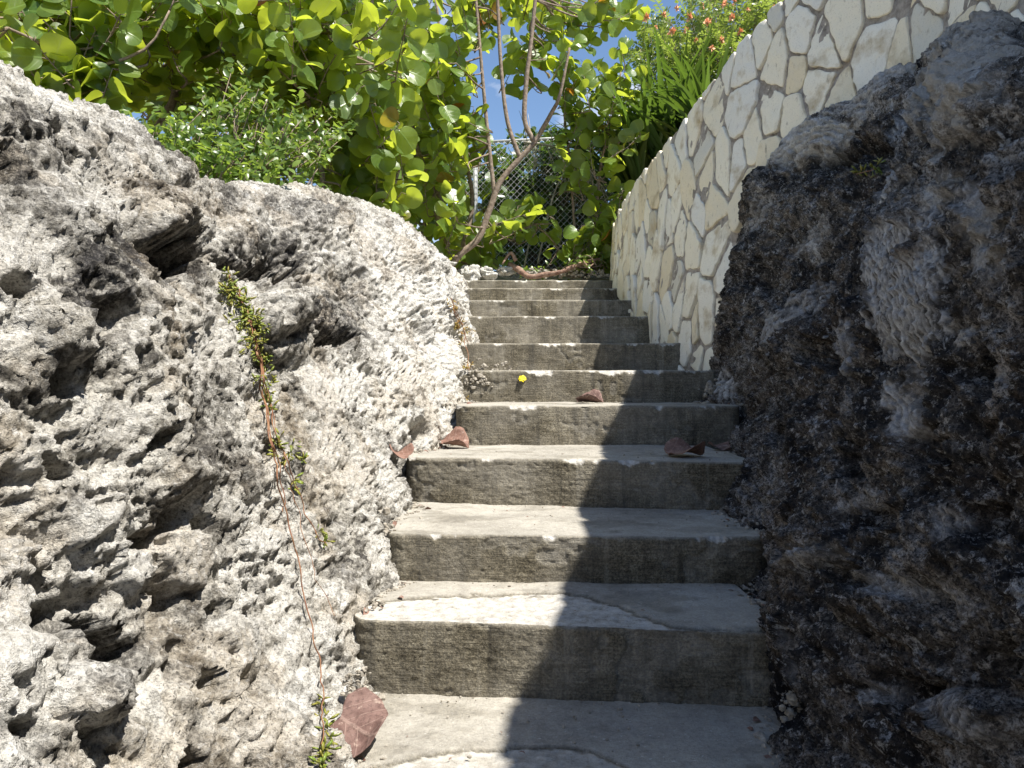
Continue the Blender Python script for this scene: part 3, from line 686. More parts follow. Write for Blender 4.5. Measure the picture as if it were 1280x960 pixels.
def shrub(name,label,cat,base,stems,blobs,seed,mat,size=.13,bias=(.15,-.62,.45),group=None,bark='bark',lf=8,root_r=.02):
    rng=np.random.default_rng(seed); o=empty(name,tuple(base)); tag(o,label,cat,group)
    mw=MB(); ml=MB(); SP=[]
    for pts,r in stems:
        r=np.asarray(r,float) if np.ndim(r) else np.array([r,r*.6])
        rr=np.interp(np.linspace(0,1,len(pts)),np.linspace(0,1,len(r)),r)
        C=tube(mw,np.array(pts),rr,8,sm=max(14,len(pts)*7)); SP.append(C)
    SP=np.concatenate(SP) if SP else np.array([base])
    for (cx,cy,rx,ry,d,dd,n) in blobs:
        for i in range(n):
            for _ in range(30):
                a=rng.uniform(-1,1,2)
                if a@a<=1: break
            dep=d+rng.uniform(-dd,dd); b=at(cx+a[0]*rx, cy+a[1]*ry, dep)
            j=np.argmin(((SP-b)**2*np.array([1,.7,1])).sum(1) + .25*np.maximum(0,SP[:,2]-b[2]+.1)**2*4); s=SP[j]
            to=b-s; L=np.linalg.norm(to)
            dr=unit(to+np.array([0,0,.25])+rng.normal(0,.25,3))
            ln=rng.uniform(.22,.42)*size/.13
            b0=b-dr*ln*.5
            if L>.12:
                mid=(s+b0)/2+np.array([rng.normal(0,.05),rng.normal(0,.05),-.06*L])
                tube(mw,np.array([s,mid,b0]),np.array([.009,.0065,.0045])*min(1.4,.7+L*.5),5,sm=7)
            shoot(mw,ml,b0,dr,ln,lf+rng.integers(-1,3),size,rng,bias)
    mw.build('trunk',M[bark],o); ml.build('crown',M[mat],o)
    return o
def PX(l,d): return [at(x,y,(d if np.ndim(d)==0 else d[i])) for i,(x,y) in enumerate(l)]

# left sea grape behind the near rock
shrub('sea_grape_tree','leafy sea grape with slanting brown branches above the sunlit rock at far left','tree',(-2.4,3.9,.65),
 [([(-2.4,3.9,.6),(-2.5,3.8,1.1)]+PX([(60,70),(20,10),(-20,-60)],[3.7,3.6,3.6]),[.03,.012]),
  (PX([(165,190),(120,110),(60,60),(10,35)],[3.6,3.5,3.4,3.3]),[.012,.006]),(PX([(150,150),(105,90),(70,30),(30,-30)],[3.9,3.8,3.7,3.6]),[.012,.006]),
  ([(-2.4,3.9,.6)]+PX([(215,130),(190,20),(180,-60)],[4.2,4.1,4.1]),[.028,.012])],
 [(60,40,110,60,3.6,.35,26),(150,70,90,60,3.9,.4,20),(90,120,70,25,3.5,.15,7),(200,20,90,50,4.0,.4,18),(100,-40,160,40,3.9,.4,5),(40,90,70,40,4.6,.4,9),(180,90,90,60,4.8,.4,11)],21,'grape',.125,group='sea grapes beyond the steps')
# second, nearer the middle, with the upright brown stem
shrub('sea_grape_tree','dense sea grape with one straight brown stem rising behind the middle of the rock','tree',(-1.15,4.4,.8),
 [(PX([(406,262),(403,220),(392,160),(381,105),(372,50),(360,-40)],[4.3,4.3,4.3,4.25,4.2,4.2]),[.016,.014,.008]),
  (PX([(430,280),(300,150),(270,40),(260,-60)],[4.8,4.7,4.6,4.5]),[.02,.01]),(PX([(500,275),(488,220),(470,190),(420,120),(400,20)],[4.6,4.6,4.6,4.5,4.5]),[.018,.009]),
  (PX([(482,268),(500,205),(505,190)],[4.6,4.6,4.6]),[.014,.011])],
 [(330,60,95,75,4.1,.35,30),(420,60,80,80,4.3,.35,24),(300,120,100,40,4.4,.3,14),(440,170,55,70,4.4,.3,14),(470,220,50,40,4.5,.2,9),(400,-40,140,40,4.4,.4,6),(360,170,60,60,4.8,.3,12),(300,60,120,90,5.3,.4,18),(420,120,90,110,5.4,.4,24),(455,250,35,20,4.5,.15,4)],22,'grape',.135,group='sea grapes beyond the steps')
# the multi-stemmed one at the head of the steps
B=at(566,332,6.0)
shrub('sea_grape_tree','open sea grape with several thin upright trunks rooted at the head of the steps','tree',tuple(B),
 [(PX([(560,338),(575,318),(598,298),(612,262),(625,228),(648,200),(668,178),(682,155)],6.0),[.029,.026,.022,.017]),
  (PX([(650,198),(634,150),(626,80),(622,0),(618,-80)],6.0),[.02,.015,.012]),(PX([(618,245),(608,150),(600,60),(590,-60)],6.05),[.018,.011]),
  (PX([(668,178),(656,150),(658,100),(664,50),(672,-30)],[6.0,6.0,6.0,6,6]),[.022,.014]),(PX([(676,165),(690,140),(700,118),(712,60)],[6.0,5.9,5.8,5.8]),[.02,.009]),
  (PX([(560,338),(540,240),(510,150),(498,60),(492,-60)],6.2),[.028,.013]),(PX([(560,338),(555,260),(520,190),(515,60),(512,-60)],6.3),[.022,.01]),(PX([(570,335),(590,260),(582,200),(560,120),(545,0)],6.4),[.022,.01]),
  (PX([(550,338),(500,260),(480,180),(470,80),(462,-60)],6.3),[.026,.012])],
 [(520,60,70,80,6.0,.4,20),(520,170,65,80,6.1,.4,20),(560,210,60,50,6.2,.35,13),(590,30,45,45,6.4,.2,8),(660,30,50,40,6.4,.25,12),(735,25,55,35,6.35,.2,9),(665,95,28,25,6.3,.2,4),(520,280,55,35,6.0,.25,10),(585,325,30,10,6.5,.2,5),(625,280,25,25,6.1,.2,3),(575,190,25,30,6.2,.2,3),(600,-50,120,30,6.2,.3,4),(470,100,40,120,6.5,.3,14)],23,'grape',.145,group='sea grapes beyond the steps')
# the small one by the fence and the wall end
shrub('sea_grape_tree','slender sea grape with yellow green leaves in front of the chain link fence','tree',tuple(at(722,330,6.5)),
 [(PX([(722,335),(718,280),(712,200),(705,130),(715,70)],6.4),[.014,.007]),(PX([(735,335),(745,270),(752,200),(768,140),(776,90)],6.4),[.014,.007]),(PX([(715,338),(690,300),(668,280)],6.4),[.010,.006])],
 [(715,120,24,50,6.3,.15,8),(716,190,20,45,6.3,.12,6),(760,110,35,35,6.2,.15,8),(768,170,24,40,6.2,.12,5),(665,275,18,22,6.4,.15,3),(755,265,22,40,6.3,.15,6),(720,310,45,18,6.3,.15,8),(770,250,18,20,6.2,.1,3),(640,300,24,20,6.4,.1,3)],24,'grape',.122,group='sea grapes beyond the steps')
# a back row that closes the view
for i,(px_,d,lab,bl) in enumerate([
  (90,7.2,'deep green sea grape filling the back behind the far left branches',[(40,80,150,70,7.0,.5,18),(180,120,120,80,7.2,.5,24),(60,-50,180,30,7,.4,4)]),
  (330,7.4,'deep green sea grape filling the back behind the straight brown stem',[(330,80,120,110,7.3,.5,40),(430,170,90,90,7.2,.5,30),(360,-30,160,40,7.2,.4,6)]),
  (520,8.2,'deep green sea grape in the back between the upright trunks',[(500,200,70,90,8.0,.5,26),(570,270,60,50,8.0,.4,22),(500,60,60,90,8.2,.4,16)])]):
    b=at(px_,330,d); b[2]=1.0
    shrub('sea_grape_tree',lab,'tree',tuple(b),[([b,b+np.array([.1,0,.7]),b+np.array([.0,0,1.7])],[.04,.015]),([b,b+np.array([-.5,0,.7]),b+np.array([-.8,0,1.6])],[.035,.012]),([b,b+np.array([.5,0,.6]),b+np.array([.7,.1,1.5])],[.035,.012])],bl,30+i,'grape2',.135,group='sea grapes beyond the steps',lf=9)

# small-leaved bush on the rock
def leafy_bush(name,label,base,blobs,seed,mat,size,kind='oval',n_leaf=14,cat='bush',spread=.6,bias=(.2,-.4,.6),bark='bark'):
    rng=np.random.default_rng(seed); o=empty(name,tuple(base)); tag(o,label,cat); mw=MB(); ml=MB(); base=np.array(base)
    for (cx,cy,rx,ry,d,dd,n) in blobs:
        for i in range(n):
            while True:
                a=rng.uniform(-1,1,2)
                if a@a<=1: break
            b=at(cx+a[0]*rx,cy+a[1]*ry,d+rng.uniform(-dd,dd))
            root=base+rng.normal(0,.10,3)*np.array([1,1,0]); mid=(root+b)/2+rng.normal(0,.06,3)
            C=tube(mw,np.array([root,mid,b]),np.array([.005,.004,.0018]),4,sm=8)
            ln=rng.uniform(.10,.22); dr=unit(b-mid+rng.normal(0,.08,3)); t=np.linspace(0,1,n_leaf)
            pp=b[None]+dr[None]*(t*ln-.1)[:,None]
            tip=rng.normal(0,.6,(n_leaf,3))+dr[None]*.5; nr=np.asarray(bias)[None]+rng.normal(0,.5,(n_leaf,3))
            add_leaves(ml,kind,pp,nr,tip,size*rng.uniform(.6,1.2,n_leaf),rng,.2,.2)
    mw.build('stem',M[bark],o); ml.build('foliage',M[mat],o); return o
leafy_bush('small_leaved_bush','bright green bush of small leaves spilling over the left rock top',(-1.5,3.5,.55),
  [(285,215,75,35,3.35,.25,80),(225,180,55,30,3.4,.2,34),(330,160,60,50,3.6,.3,50),(375,205,30,50,3.7,.25,30),(185,160,40,20,3.4,.15,14),(250,150,30,40,3.5,.2,16),(300,120,25,40,3.7,.2,10),(290,245,60,15,3.25,.1,36),(400,165,30,30,3.8,.2,12)],41,'small',.047)
# dark undergrowth beyond the fence
leafy_bush('undergrowth_bush','shaded green undergrowth pressing against the far side of the fence',(.35,8.2,1.0),
  [(665,225,60,60,8.0,.4,110),(600,260,60,60,8.3,.4,70),(690,250,70,70,7.9,.4,130),(640,300,60,30,7.7,.3,60),(740,300,50,40,7.7,.3,80),(720,190,50,40,8.2,.3,60),(790,220,50,80,7.9,.3,80)],42,'strap',.11,bias=(.1,-.3,.8))
leafy_bush('ground_cover_plant','low yellow green weeds along the top edge of the steps',tuple(at(735,338,6.3)),
  [(735,326,28,10,6.25,.2,40),(680,338,30,6,6.3,.15,14)],43,'small',.045,n_leaf=9,cat='plant')

# strap-leaved clumps behind the wall
def strap_clump(label,base,n,L,seed,spread=1.0):
    rng=np.random.default_rng(seed); base=np.array(base); o=empty('strap_leaf_plant',tuple(base)); tag(o,label,'plant',group='strap leaved plants behind the wall')
    mb=MB(); K=12
    for i in range(n):
        az=rng.uniform(0,2*np.pi); el=rng.uniform(.55,1.5); l=L*rng.uniform(.6,1.1); h=np.array([math.cos(az),math.sin(az),0])
        t=np.linspace(0,1,K); bend=rng.uniform(.3,1.5)
        ang=el-bend*t**1.7*1.3
        st=l/(K-1); r=np.concatenate([[0],np.cumsum(np.cos(ang[:-1])*st)])*spread; z=np.concatenate([[0],np.cumsum(np.sin(ang[:-1])*st)])
        C=base+rng.normal(0,.07,3)*np.array([1,1,.3])+r[:,None]*h+z[:,None]*np.array([0,0,1.])
        w=rng.uniform(.016,.028)*np.clip(np.minimum(.55+t*2,(1-t)*2.4),.03,1)
        sd=np.cross(h,[0,0,1.]); up=np.stack([-np.sin(ang)]*3,1)*h+np.cos(ang)[:,None]*np.array([0,0,1.])
        V=np.stack([C-sd*w[:,None]+up*w[:,None]*.45, C, C+sd*w[:,None]+up*w[:,None]*.45],1).reshape(-1,3)
        mb.add(V,grid_faces(K,3),lv=rng.uniform(),luv=np.zeros((len(V),3)))
    mb.build('foliage',M['strap'],o); return o
strap_clump('tall clump of dark strap leaves nearest the sea grape by the wall end',at(800,255,6.9),170,1.35,51)
strap_clump('arching clump of glossy strap leaves in the middle behind the sloping wall top',at(845,215,6.6),170,1.25,52)
strap_clump('spreading clump of strap leaves under the orange flowered shrub',at(885,190,6.2),120,.95,53)

# flowering feathery shrub
rng=np.random.default_rng(61); fb=np.array([2.2,7.0,1.1]); o=empty('flowering_shrub',tuple(fb)); tag(o,'feathery light green shrub with orange flowers above the sloping wall','shrub')
mw=MB(); ml=MB(); tips=[]
for i in range(150):
    while True:
        a=rng.uniform(-1,1,2)
        if a@a<=1: break
    b=at(915+a[0]*125, 55+a[1]*75+max(0,-a[0])*20, 6.9+rng.uniform(-.5,.6)); mid=(fb+b)/2+rng.normal(0,.12,3); mid[2]-=.1
    C=tube(mw,np.array([fb+rng.normal(0,.08,3)*[1,1,0],mid,b]),np.array([.010,.006,.002]),4,sm=10)
    d0=unit(b-mid)
    for q in range(6):
        dr=unit(d0*.5+rng.normal(0,.7,3)+np.array([0,0,.1])); ln=rng.uniform(.18,.32); s=b-d0*rng.uniform(0,.3)
        tube(mw,np.array([s,s+dr*ln*.5+[0,0,.02],s+dr*ln]),np.array([.002,.0015,.001]),3)
        sd=unit(np.cross(dr,rng.normal(0,1,3)+[0,0,1.5])); n=26; t=np.linspace(.15,1,n); sgn=np.where(np.arange(n)%2,1,-1)[:,None]
        pp=s[None]+dr[None]*(t*ln)[:,None]; tp=sd[None]*sgn+dr[None]*.3+rng.normal(0,.1,(n,3)); nr=np.cross(dr,sd)[None]+rng.normal(0,.3,(n,3)); nr*=np.sign(nr[:,2:3]+1e-6)
        add_leaves(ml,'oval',pp,nr,tp,rng.uniform(.035,.055,n),rng,.1,.1,.8)
    tips.append((b,d0))
mw.build('stem',M['bark'],o); ml.build('foliage',M['feather'],o)
fpx=[(830,18),(846,10),(862,22),(858,38),(884,28),(905,5),(918,2),(902,50),(935,12),(948,64),(968,8),(985,14),(1000,8),(925,40),(878,8),(840,40),(890,60),(962,30),(915,22),(995,0),(870,50),(820,34),(808,22),(955,48)]
fm=MB(); f_rng=np.random.default_rng(62)
n=26; V=[np.zeros(3)]; Tn=[]
for i in range(n):                       # one head: petals that all meet at the centre
    d=unit(f_rng.normal(0,1,3)+[0,0,.5]); sd=unit(np.cross(d,f_rng.normal(0,1,3))); l=f_rng.uniform(.025,.055); w_=f_rng.uniform(.006,.014); up=np.cross(d,sd)
    k=len(V); V+= [d*l*.6+sd*w_+up*.004, d*l*1.0+sd*w_*.3, d*l*.95-sd*w_*.5, d*l*.55-sd*w_+up*.004]; Tn+=[(0,k,k+1),(0,k+1,k+2),(0,k+2,k+3)]
fm.add(np.array(V),np.array(Tn))
fl0=None
for i,(x,y) in enumerate(fpx):
    p=at(x,y,6.3+f_rng.uniform(-.1,.25))
    if fl0 is None:
        fl0=fm.build('flower',M['flower']); f=fl0
    else:
        f=fl0.copy(); COL.objects.link(f)
    f.parent=o; f.location=tuple(p-fb); f.rotation_euler=(f_rng.uniform(-.5,.5),f_rng.uniform(-.5,.5),f_rng.uniform(0,6)); s=f_rng.uniform(.4,.95); f.scale=(s,s,s)

# ------------------------------------------------------------------ chain link fence
fo=empty('chain_link_fence',tuple(at(690,330,7.0))); tag(fo,'galvanised chain link fence behind the sea grape trunks','fence')
mb=MB(); A=at(585,345,7.2); Bp=at(800,335,6.95); A[2]=Bp[2]=.92; hx=unit(Bp-A); Lf=np.linalg.norm(Bp-A); H=1.35; cell=.058; back=np.array([-hx[1],hx[0],0])
nw=int(Lf/cell)
for i in range(nw+1):
    nz=int(H/(cell*.5)); z=np.arange(nz+1)*cell*.5; xo=i*cell+np.where(np.arange(nz+1)%2==0,0,cell*.5)*1.0
    p=A+hx*xo[:,None]+np.array([0,0,1.])*z[:,None]+back*(np.where(np.arange(nz+1)%2==0,.003,-.003))[:,None]
    tube(mb,p,.0021,4)
    p=A+hx*(i*cell+np.where(np.arange(nz+1)%2==0,0,-cell*.5))[:,None]+np.array([0,0,1.])*z[:,None]-back*(np.where(np.arange(nz+1)%2==0,.003,-.003))[:,None]
    tube(mb,p,.0021,4)
mb.build('wire_mesh',M['wire'],fo)
for t in (.04,.98):
    mb=MB(); p=A+hx*Lf*t+back*.03; tube(mb,np.array([p-[0,0,.2],p+[0,0,H+.03]]),.022,10,sm=4); mb.build('post',M['wire'],fo)
mb=MB(); tube(mb,np.array([A+back*.03+[0,0,H],Bp+back*.03+[0,0,H]]),.014,8,sm=4); mb.build('top_rail',M['wire'],fo)
# grey dry palm frond leaning on the fence
fr=empty('dry_palm_frond',tuple(at(650,300,6.8))); tag(fr,'dry grey palm frond leaning on the chain link fence','palm frond')
mb=MB(); rc=catmull(PX([(655,178),(690,183),(725,200),(750,230)],[6.95,6.8,6.7,6.7]),24); tube(mb,rc,np.linspace(.014,.004,24),6); mb.build('stalk',M['dry'],fr)
mb=MB(); rng=np.random.default_rng(71)
for i in range(60):
    j=rng.integers(0,24); p=rc[j]; d=unit(np.array([rng.uniform(-.4,.7),rng.uniform(-.3,.3),rng.choice([-1,1],p=[.75,.25])*rng.uniform(.5,1)])); l=rng.uniform(.2,.42)
    q=np.array([p,p+d*l*.5+[0,0,.02],p+d*l-[0,0,.03]]); tube(mb,q,np.array([.005,.004,.001]),3,sm=5)
mb.build('leaflets',M['dry'],fr)
# canes and a fallen branch at the head of the steps
mb=MB(); tube(mb,np.array(PX([(636,330),(648,337),(662,346),(682,343),(700,340),(722,331),(745,325),(770,321)],[6.2,6.15,6.1,6.08,6.05,6.1,6.15,6.3])),[.020,.027,.020,.022,.017,.019,.014,.010],9,sm=44)
tube(mb,np.array(PX([(728,327),(735,334),(742,330)],6.1)),[.016,.012,.006],7,sm=8); tube(mb,np.array(PX([(645,326),(638,316),(628,330)],[6.15,6.15,6.1])),[.018,.013,.007],7,sm=10)
V=mb
bo=mb.build('fallen_branch',M['barkred']); tag(bo,'crooked red brown branch lying across the head of the steps','branch')
canes=[([(672,330),(690,250),(705,215)],'pale leaning cane in front of the left part of the fence'),([(655,335),(664,290),(668,255)],'short pale upright cane left of the leaning cane')]
for pts,lab in canes:
    mb=MB(); tube(mb,np.array(PX(pts,[6.7,6.75,6.8])),[.009,.008,.005],7,sm=14); tag(mb.build('dry_cane',M['dry']),lab,'cane')

# ------------------------------------------------------------------ loose stones at the head of the steps
def pebble(mb,c,r,rng,sub=10):
    th=np.linspace(0,np.pi,sub); ph=np.linspace(0,2*np.pi,sub*2,endpoint=False)
    T,Pp=np.meshgrid(th,ph,indexing='ij'); d=np.stack([np.sin(T)*np.cos(Pp),np.sin(T)*np.sin(Pp),np.cos(T)],-1).reshape(-1,3)
    sc=rng.uniform(.6,1.2,3)*[1,1,.75]; f=1+.6*pn(d*1.3+rng.uniform(0,50),3)+.25*pn(d*3.1+rng.uniform(0,50),4)
    n=len(ph); Q=[]
    for i in range(sub-1):
        j=np.arange(n); Q.append(np.stack([i*n+j,(i+1)*n+j,(i+1)*n+(j+1)%n,i*n+(j+1)%n],1))
    mb.add(np.asarray(c)+d*f[:,None]*sc*r,np.concatenate(Q))
rng=np.random.default_rng(81)
for (x,y,d,r,lab) in [(585,342,6.05,.085,'pale limestone lump at the foot of the thin trunks'),(610,342,6.1,.075,'grey rubble stone right of the pale limestone lump'),(632,338,6.2,.06,'white rubble stone beside the end of the fallen branch'),(556,334,6.0,.09,'rough pale boulder tucked behind the left rock end')]:
    mb=MB(); c=at(x,y,d); pebble(mb,c,r,rng,22); v=mb.v[0]; mb.v[0]=v+(fbm(v*30,4,.6,9)*.02)[:,None]*(v-c)/(np.linalg.norm(v-c,axis=1)[:,None]+1e-6)
    mb.a={'dark':[(0,np.zeros(len(v)))],'pale':[(0,np.full(len(v),.7))]}
    tag(mb.build('rubble_stone',M['rockL']),lab,'stone',group='loose stones at the head of the steps')
def gravel(name,label,spots,seed,mat):
    rng=np.random.default_rng(seed); mb=MB()
    for (x,y,rx,ry,z,d,n,r) in spots:
        for i in range(n):
            a=rng.normal(0,.5,2); 
            if z is None: p=at(x+a[0]*rx,y+a[1]*ry,d)
            else:
                yy=y+a[1]*ry; dd=-z*F/max(yy-480,4) if z<0 else d; p=at(x+a[0]*rx,yy,dd); p[2]=z+.002
            pebble(mb,p,r*rng.uniform(.3,1.25),rng,4)
    o=mb.build(name,M[mat],smooth=False); tag(o,label,None,kind='stuff'); return o
gravel('gravel','loose pale gravel in the gaps at the ends of the steps',[
  (468,672,22,26,None,2.02,120,.012),(476,688,14,20,None,2.02,60,.010),(445,860,16,22,None,1.5,60,.007),(610,466,30,12,None,3.56,70,.012),(595,476,18,12,None,3.5,50,.012),
  (890,490,14,16,None,3.32,60,.014),(985,800,10,50,None,1.62,50,.008),(988,905,14,40,None,1.42,70,.008),(955,660,14,24,None,2.05,50,.009),(430,790,8,50,None,1.72,40,.007),(520,560,20,8,None,2.75,40,.010),(700,341,70,5,None,6.15,120,.02),(975,730,8,16,None,1.85,25,.008)],91,'gravel')
gravel('grit','small pale chips and crumbs scattered over the treads',[
  (760,910,190,50,-.6625,0,34,.0034),(720,650,180,14,-.386,0,26,.0034),(800,570,110,9,-.238,0,24,.0036),(840,735,120,12,-.505,0,18,.003),(560,890,110,30,-.6625,0,16,.0024)],92,'gravel')

rng=np.random.default_rng(93); mb=MB(); ml_=MB()
for k in range(0,11):
    z=STEPS[k][4]; d0=max(STEPS[k][2],STEPS[k][3]); d1=STEPS[k+1][2] if k<10 else 6.1
    for Pv,sgn in ((LP,1),(RP,-1)):
        m=(Pv[:,2]>z-.004)&(Pv[:,2]<z+.03)&(Pv[:,1]>d0)&(Pv[:,1]<d1)
        if m.sum()<20: continue
        q=Pv[m]
        nb_=max(4,int((d1-d0)/.03)); edges=np.linspace(d0,d1,nb_+1); mids=.5*(edges[1:]+edges[:-1]); cx_=[]
        for i in range(nb_):
            w_=q[(q[:,1]>=edges[i])&(q[:,1]<edges[i+1])]
            cx_.append(np.nan if len(w_)<2 else (w_[:,0].max() if sgn>0 else w_[:,0].min()))
        cx_=np.array(cx_); ok_=~np.isnan(cx_)
        if ok_.sum()<2: continue
        for i in range(46 if k<5 else 26):
            y=d0+(d1-d0)*rng.uniform(.02,1)**.8; x=np.interp(y,mids[ok_],cx_[ok_])+sgn*(abs(rng.normal(0,.018))-.006)
            pebble(mb,np.array([x,y,z+.001]),rng.choice([.003,.005,.008,.012],p=[.4,.35,.18,.07])*rng.uniform(.7,1.3),rng,4)
        for i in range(5 if k<6 else 2):
            y=d0+(d1-d0)*rng.uniform(.1,1); x=np.interp(y,mids[ok_],cx_[ok_])+sgn*abs(rng.normal(0,.03)); 
            add_leaves(ml_,'oval',np.array([[x,y,z+.003]]),np.array([[rng.normal(0,.4),rng.normal(0,.4),1]]),rng.normal(0,1,(1,3))*[1,1,.15],np.array([rng.uniform(.010,.028)]),rng,.3,.5,1.2)
    xa,xb=STEPS[k][0]+.06,STEPS[k][1]-.08               # dust and crumbs blown against the next face
    for i in range(26 if k<5 else 8):
        x=rng.uniform(xa,xb); yb=step_front_y(k+1,x) if k<10 else 6.1
        pebble(mb,np.array([x,yb-abs(rng.normal(0,.022))-.004,z+.001]),rng.choice([.0015,.0025,.004],p=[.5,.35,.15])*(1 if k<4 else 1.5),rng,4)
    for i in range(7 if k<5 else 3):
        x=rng.uniform(xa,xb); y=d0+(d1-d0)*rng.uniform(.1,.95)
        add_leaves(ml_,'oval',np.array([[x,y,z+.002]]),np.array([[rng.normal(0,.2),rng.normal(0,.2),1]]),rng.normal(0,1,(1,3))*[1,1,.1],np.array([rng.uniform(.006,.018)]),rng,.3,.5,.7)
tag(mb.build('gravel',M['gravel'],smooth=False),'crumbs of pale stone lying along the edges of the treads',None,kind='stuff')
tag(ml_.build('leaf_litter',M['deadred']),'tiny scraps of dry brown leaf on the treads',None,kind='stuff')

# ------------------------------------------------------------------ fallen leaves
def dead_leaf(label,pos,size,rot,nrm,fold,curl,mat,seed,nd=.30,nw=3.0):
    V,T,Q=TPL['round']; mb=MB()
    # finer disc
    K=48; rings=[0,.25,.5,.72,.88,1.0]; P=[(0,.45)]
    for a in rings[1:]:
        for i in range(K):
            th=-np.pi/2+2*np.pi*i/K; notch=1-nd*a*math.exp(-((min(i,K-i))/nw)**2); r=.5*a*notch*(1+a*(.03*math.sin(3*th+seed)+.016*math.sin(11*th+2*seed)+.012*math.sin(23*th+seed)))
            P.append((1.08*r*math.cos(th),.47+.96*r*math.sin(th)))
    P=np.array(P); x,y=P[:,0],P[:,1]; rr=np.sqrt(x**2+(y-.45)**2)
    z=fold*np.abs(x)**1.3+curl*(rr**2)*1.2*(np.cos(np.arctan2(y-.45,x)*2+seed))+.09*np.sin(9*x+seed)*rr+.08*np.sin(7*y+2*seed)*rr+curl*.6*rr**3+.35*np.clip(rr-.36,0,1)*(1+np.sin(3*np.arctan2(y-.45,x)+seed))
    z+=.02*pn(np.column_stack([x*6,y*6,np.full(len(x),seed*1.7)]),3)
    tip=np.array([math.cos(rot),math.sin(rot),0.]); X,Y,Z=frames(np.array([nrm],float),tip[None])
    W3=size*(x[:,None]*X+(y[:,None]-.45)*Y+z[:,None]*Z)
    W3[:,2]-=W3[:,2].min(); W3+=np.asarray(pos)
    Tn=[];Qn=[]; i=np.arange(K); i2=(i+1)%K
    Tn=np.stack([np.zeros(K,int),1+i,1+i2],1)
    for r in range(len(rings)-2): Qn.append(np.stack([1+r*K+i,1+(r+1)*K+i,1+(r+1)*K+i2,1+r*K+i2],1))
    mb.addmix(W3,Tn,np.concatenate(Qn),luv=np.column_stack([x,y,0*x]))
    pet=np.array([W3[0]+ (W3[1]-W3[0])*1.0, W3[1]+(W3[1]-W3[0])*.35]); 
    o=mb.build('fallen_leaf',M[mat]); m=o.modifiers.new('thickness','SOLIDIFY'); m.thickness=.0012
    tag(o,label,'leaf',group='dead leaves lying on the steps'); return o
def on(px,py,z): return at(px,py,-z*F/(py-480)) if z<0 else None
p=on(440,930,-.655); dead_leaf('large purplish brown leaf with a notch, curled on the lowest visible tread',p,.128,math.radians(-38),(-.10,-.52,.84),.10,.16,'dead',3.0,.5,4.2)
p=on(566,561,-.238); dead_leaf('reddish leaf lying by the rock on the left of its tread',p+np.array([0,.02,.003]),.12,math.radians(20),(.05,-.22,.95),.2,.5,'deadred',1.3)
p=on(512,573,-.238); dead_leaf('small crumpled reddish leaf wedged at the rounded end of a riser',p+np.array([-.03,.03,.0]),.08,math.radians(160),(.15,-.2,.9),.5,.6,'deadred',2.2)
p=np.array(at(735,500,3.35)); p[2]=-.080; dead_leaf('folded brown leaf lying across the shadow edge against a riser',p,.135,math.radians(-10),(0,-.05,1),.22,.38,'dead',.4)
p=on(853,571,-.238); dead_leaf('flat brown leaf in the shade near the middle of its tread',p+np.array([0,.0,.003]),.14,math.radians(5),(0,-.04,1),.10,.28,'deadred',5.1)
p=on(915,566,-.238); dead_leaf('dark brown leaf tucked in the shaded right corner of its tread',p+np.array([0,.08,.003]),.11,math.radians(50),(-.1,-.1,.95),.2,.4,'dead',4.2)
p=on(478,874,-.66); 
# yellow fallen blossom
mb=MB(); c=np.array(at(653,473,3.485)); n=9; ang=np.linspace(0,2*np.pi,n,endpoint=False)
tp=np.stack([np.cos(ang),np.full(n,-.5),np.sin(ang)*.6+.25],1); r2=np.random.default_rng(5)
add_leaves(mb,'oval',np.repeat(c[None],n,0),np.repeat(np.array([[0,-1,.5]]),n,0),tp,np.full(n,.019),r2,.2,.4,1.7)
tag(mb.build('fallen_blossom',M['yellow']),'small bright yellow blossom stuck on a sunlit riser','blossom')

# ------------------------------------------------------------------ creeping plants on the rocks
_sc={}
def surf(Pv,Nv,px,py,off=.008):
    key=id(Pv)
    if key not in _sc:
        X,Y=proj(Pv); ok=np.where(Pv[:,1]>.5)[0]; cx=(X[ok]//6).astype(int); cy=(Y[ok]//6).astype(int)
        code=cy*4000+cx; o=np.argsort(code,kind='stable'); _sc[key]=(code[o],ok[o])
    code,idx=_sc[key]; best=None
    for rr in (0,1,2,4):
        for dx in range(-rr,rr+1):
            for dy in range(-rr,rr+1):
                c=(int(py//6)+dy)*4000+int(px//6)+dx; i0=np.searchsorted(code,c); i1=np.searchsorted(code,c+1)
                if i1>i0:
                    k=idx[i0:i1]; k=k[np.argmin(Pv[k,1])]
                    if best is None or Pv[k,1]<Pv[best,1]: best=k
        if best is not None: break
    p=Pv[best]; return p*(1-off/np.linalg.norm(p))
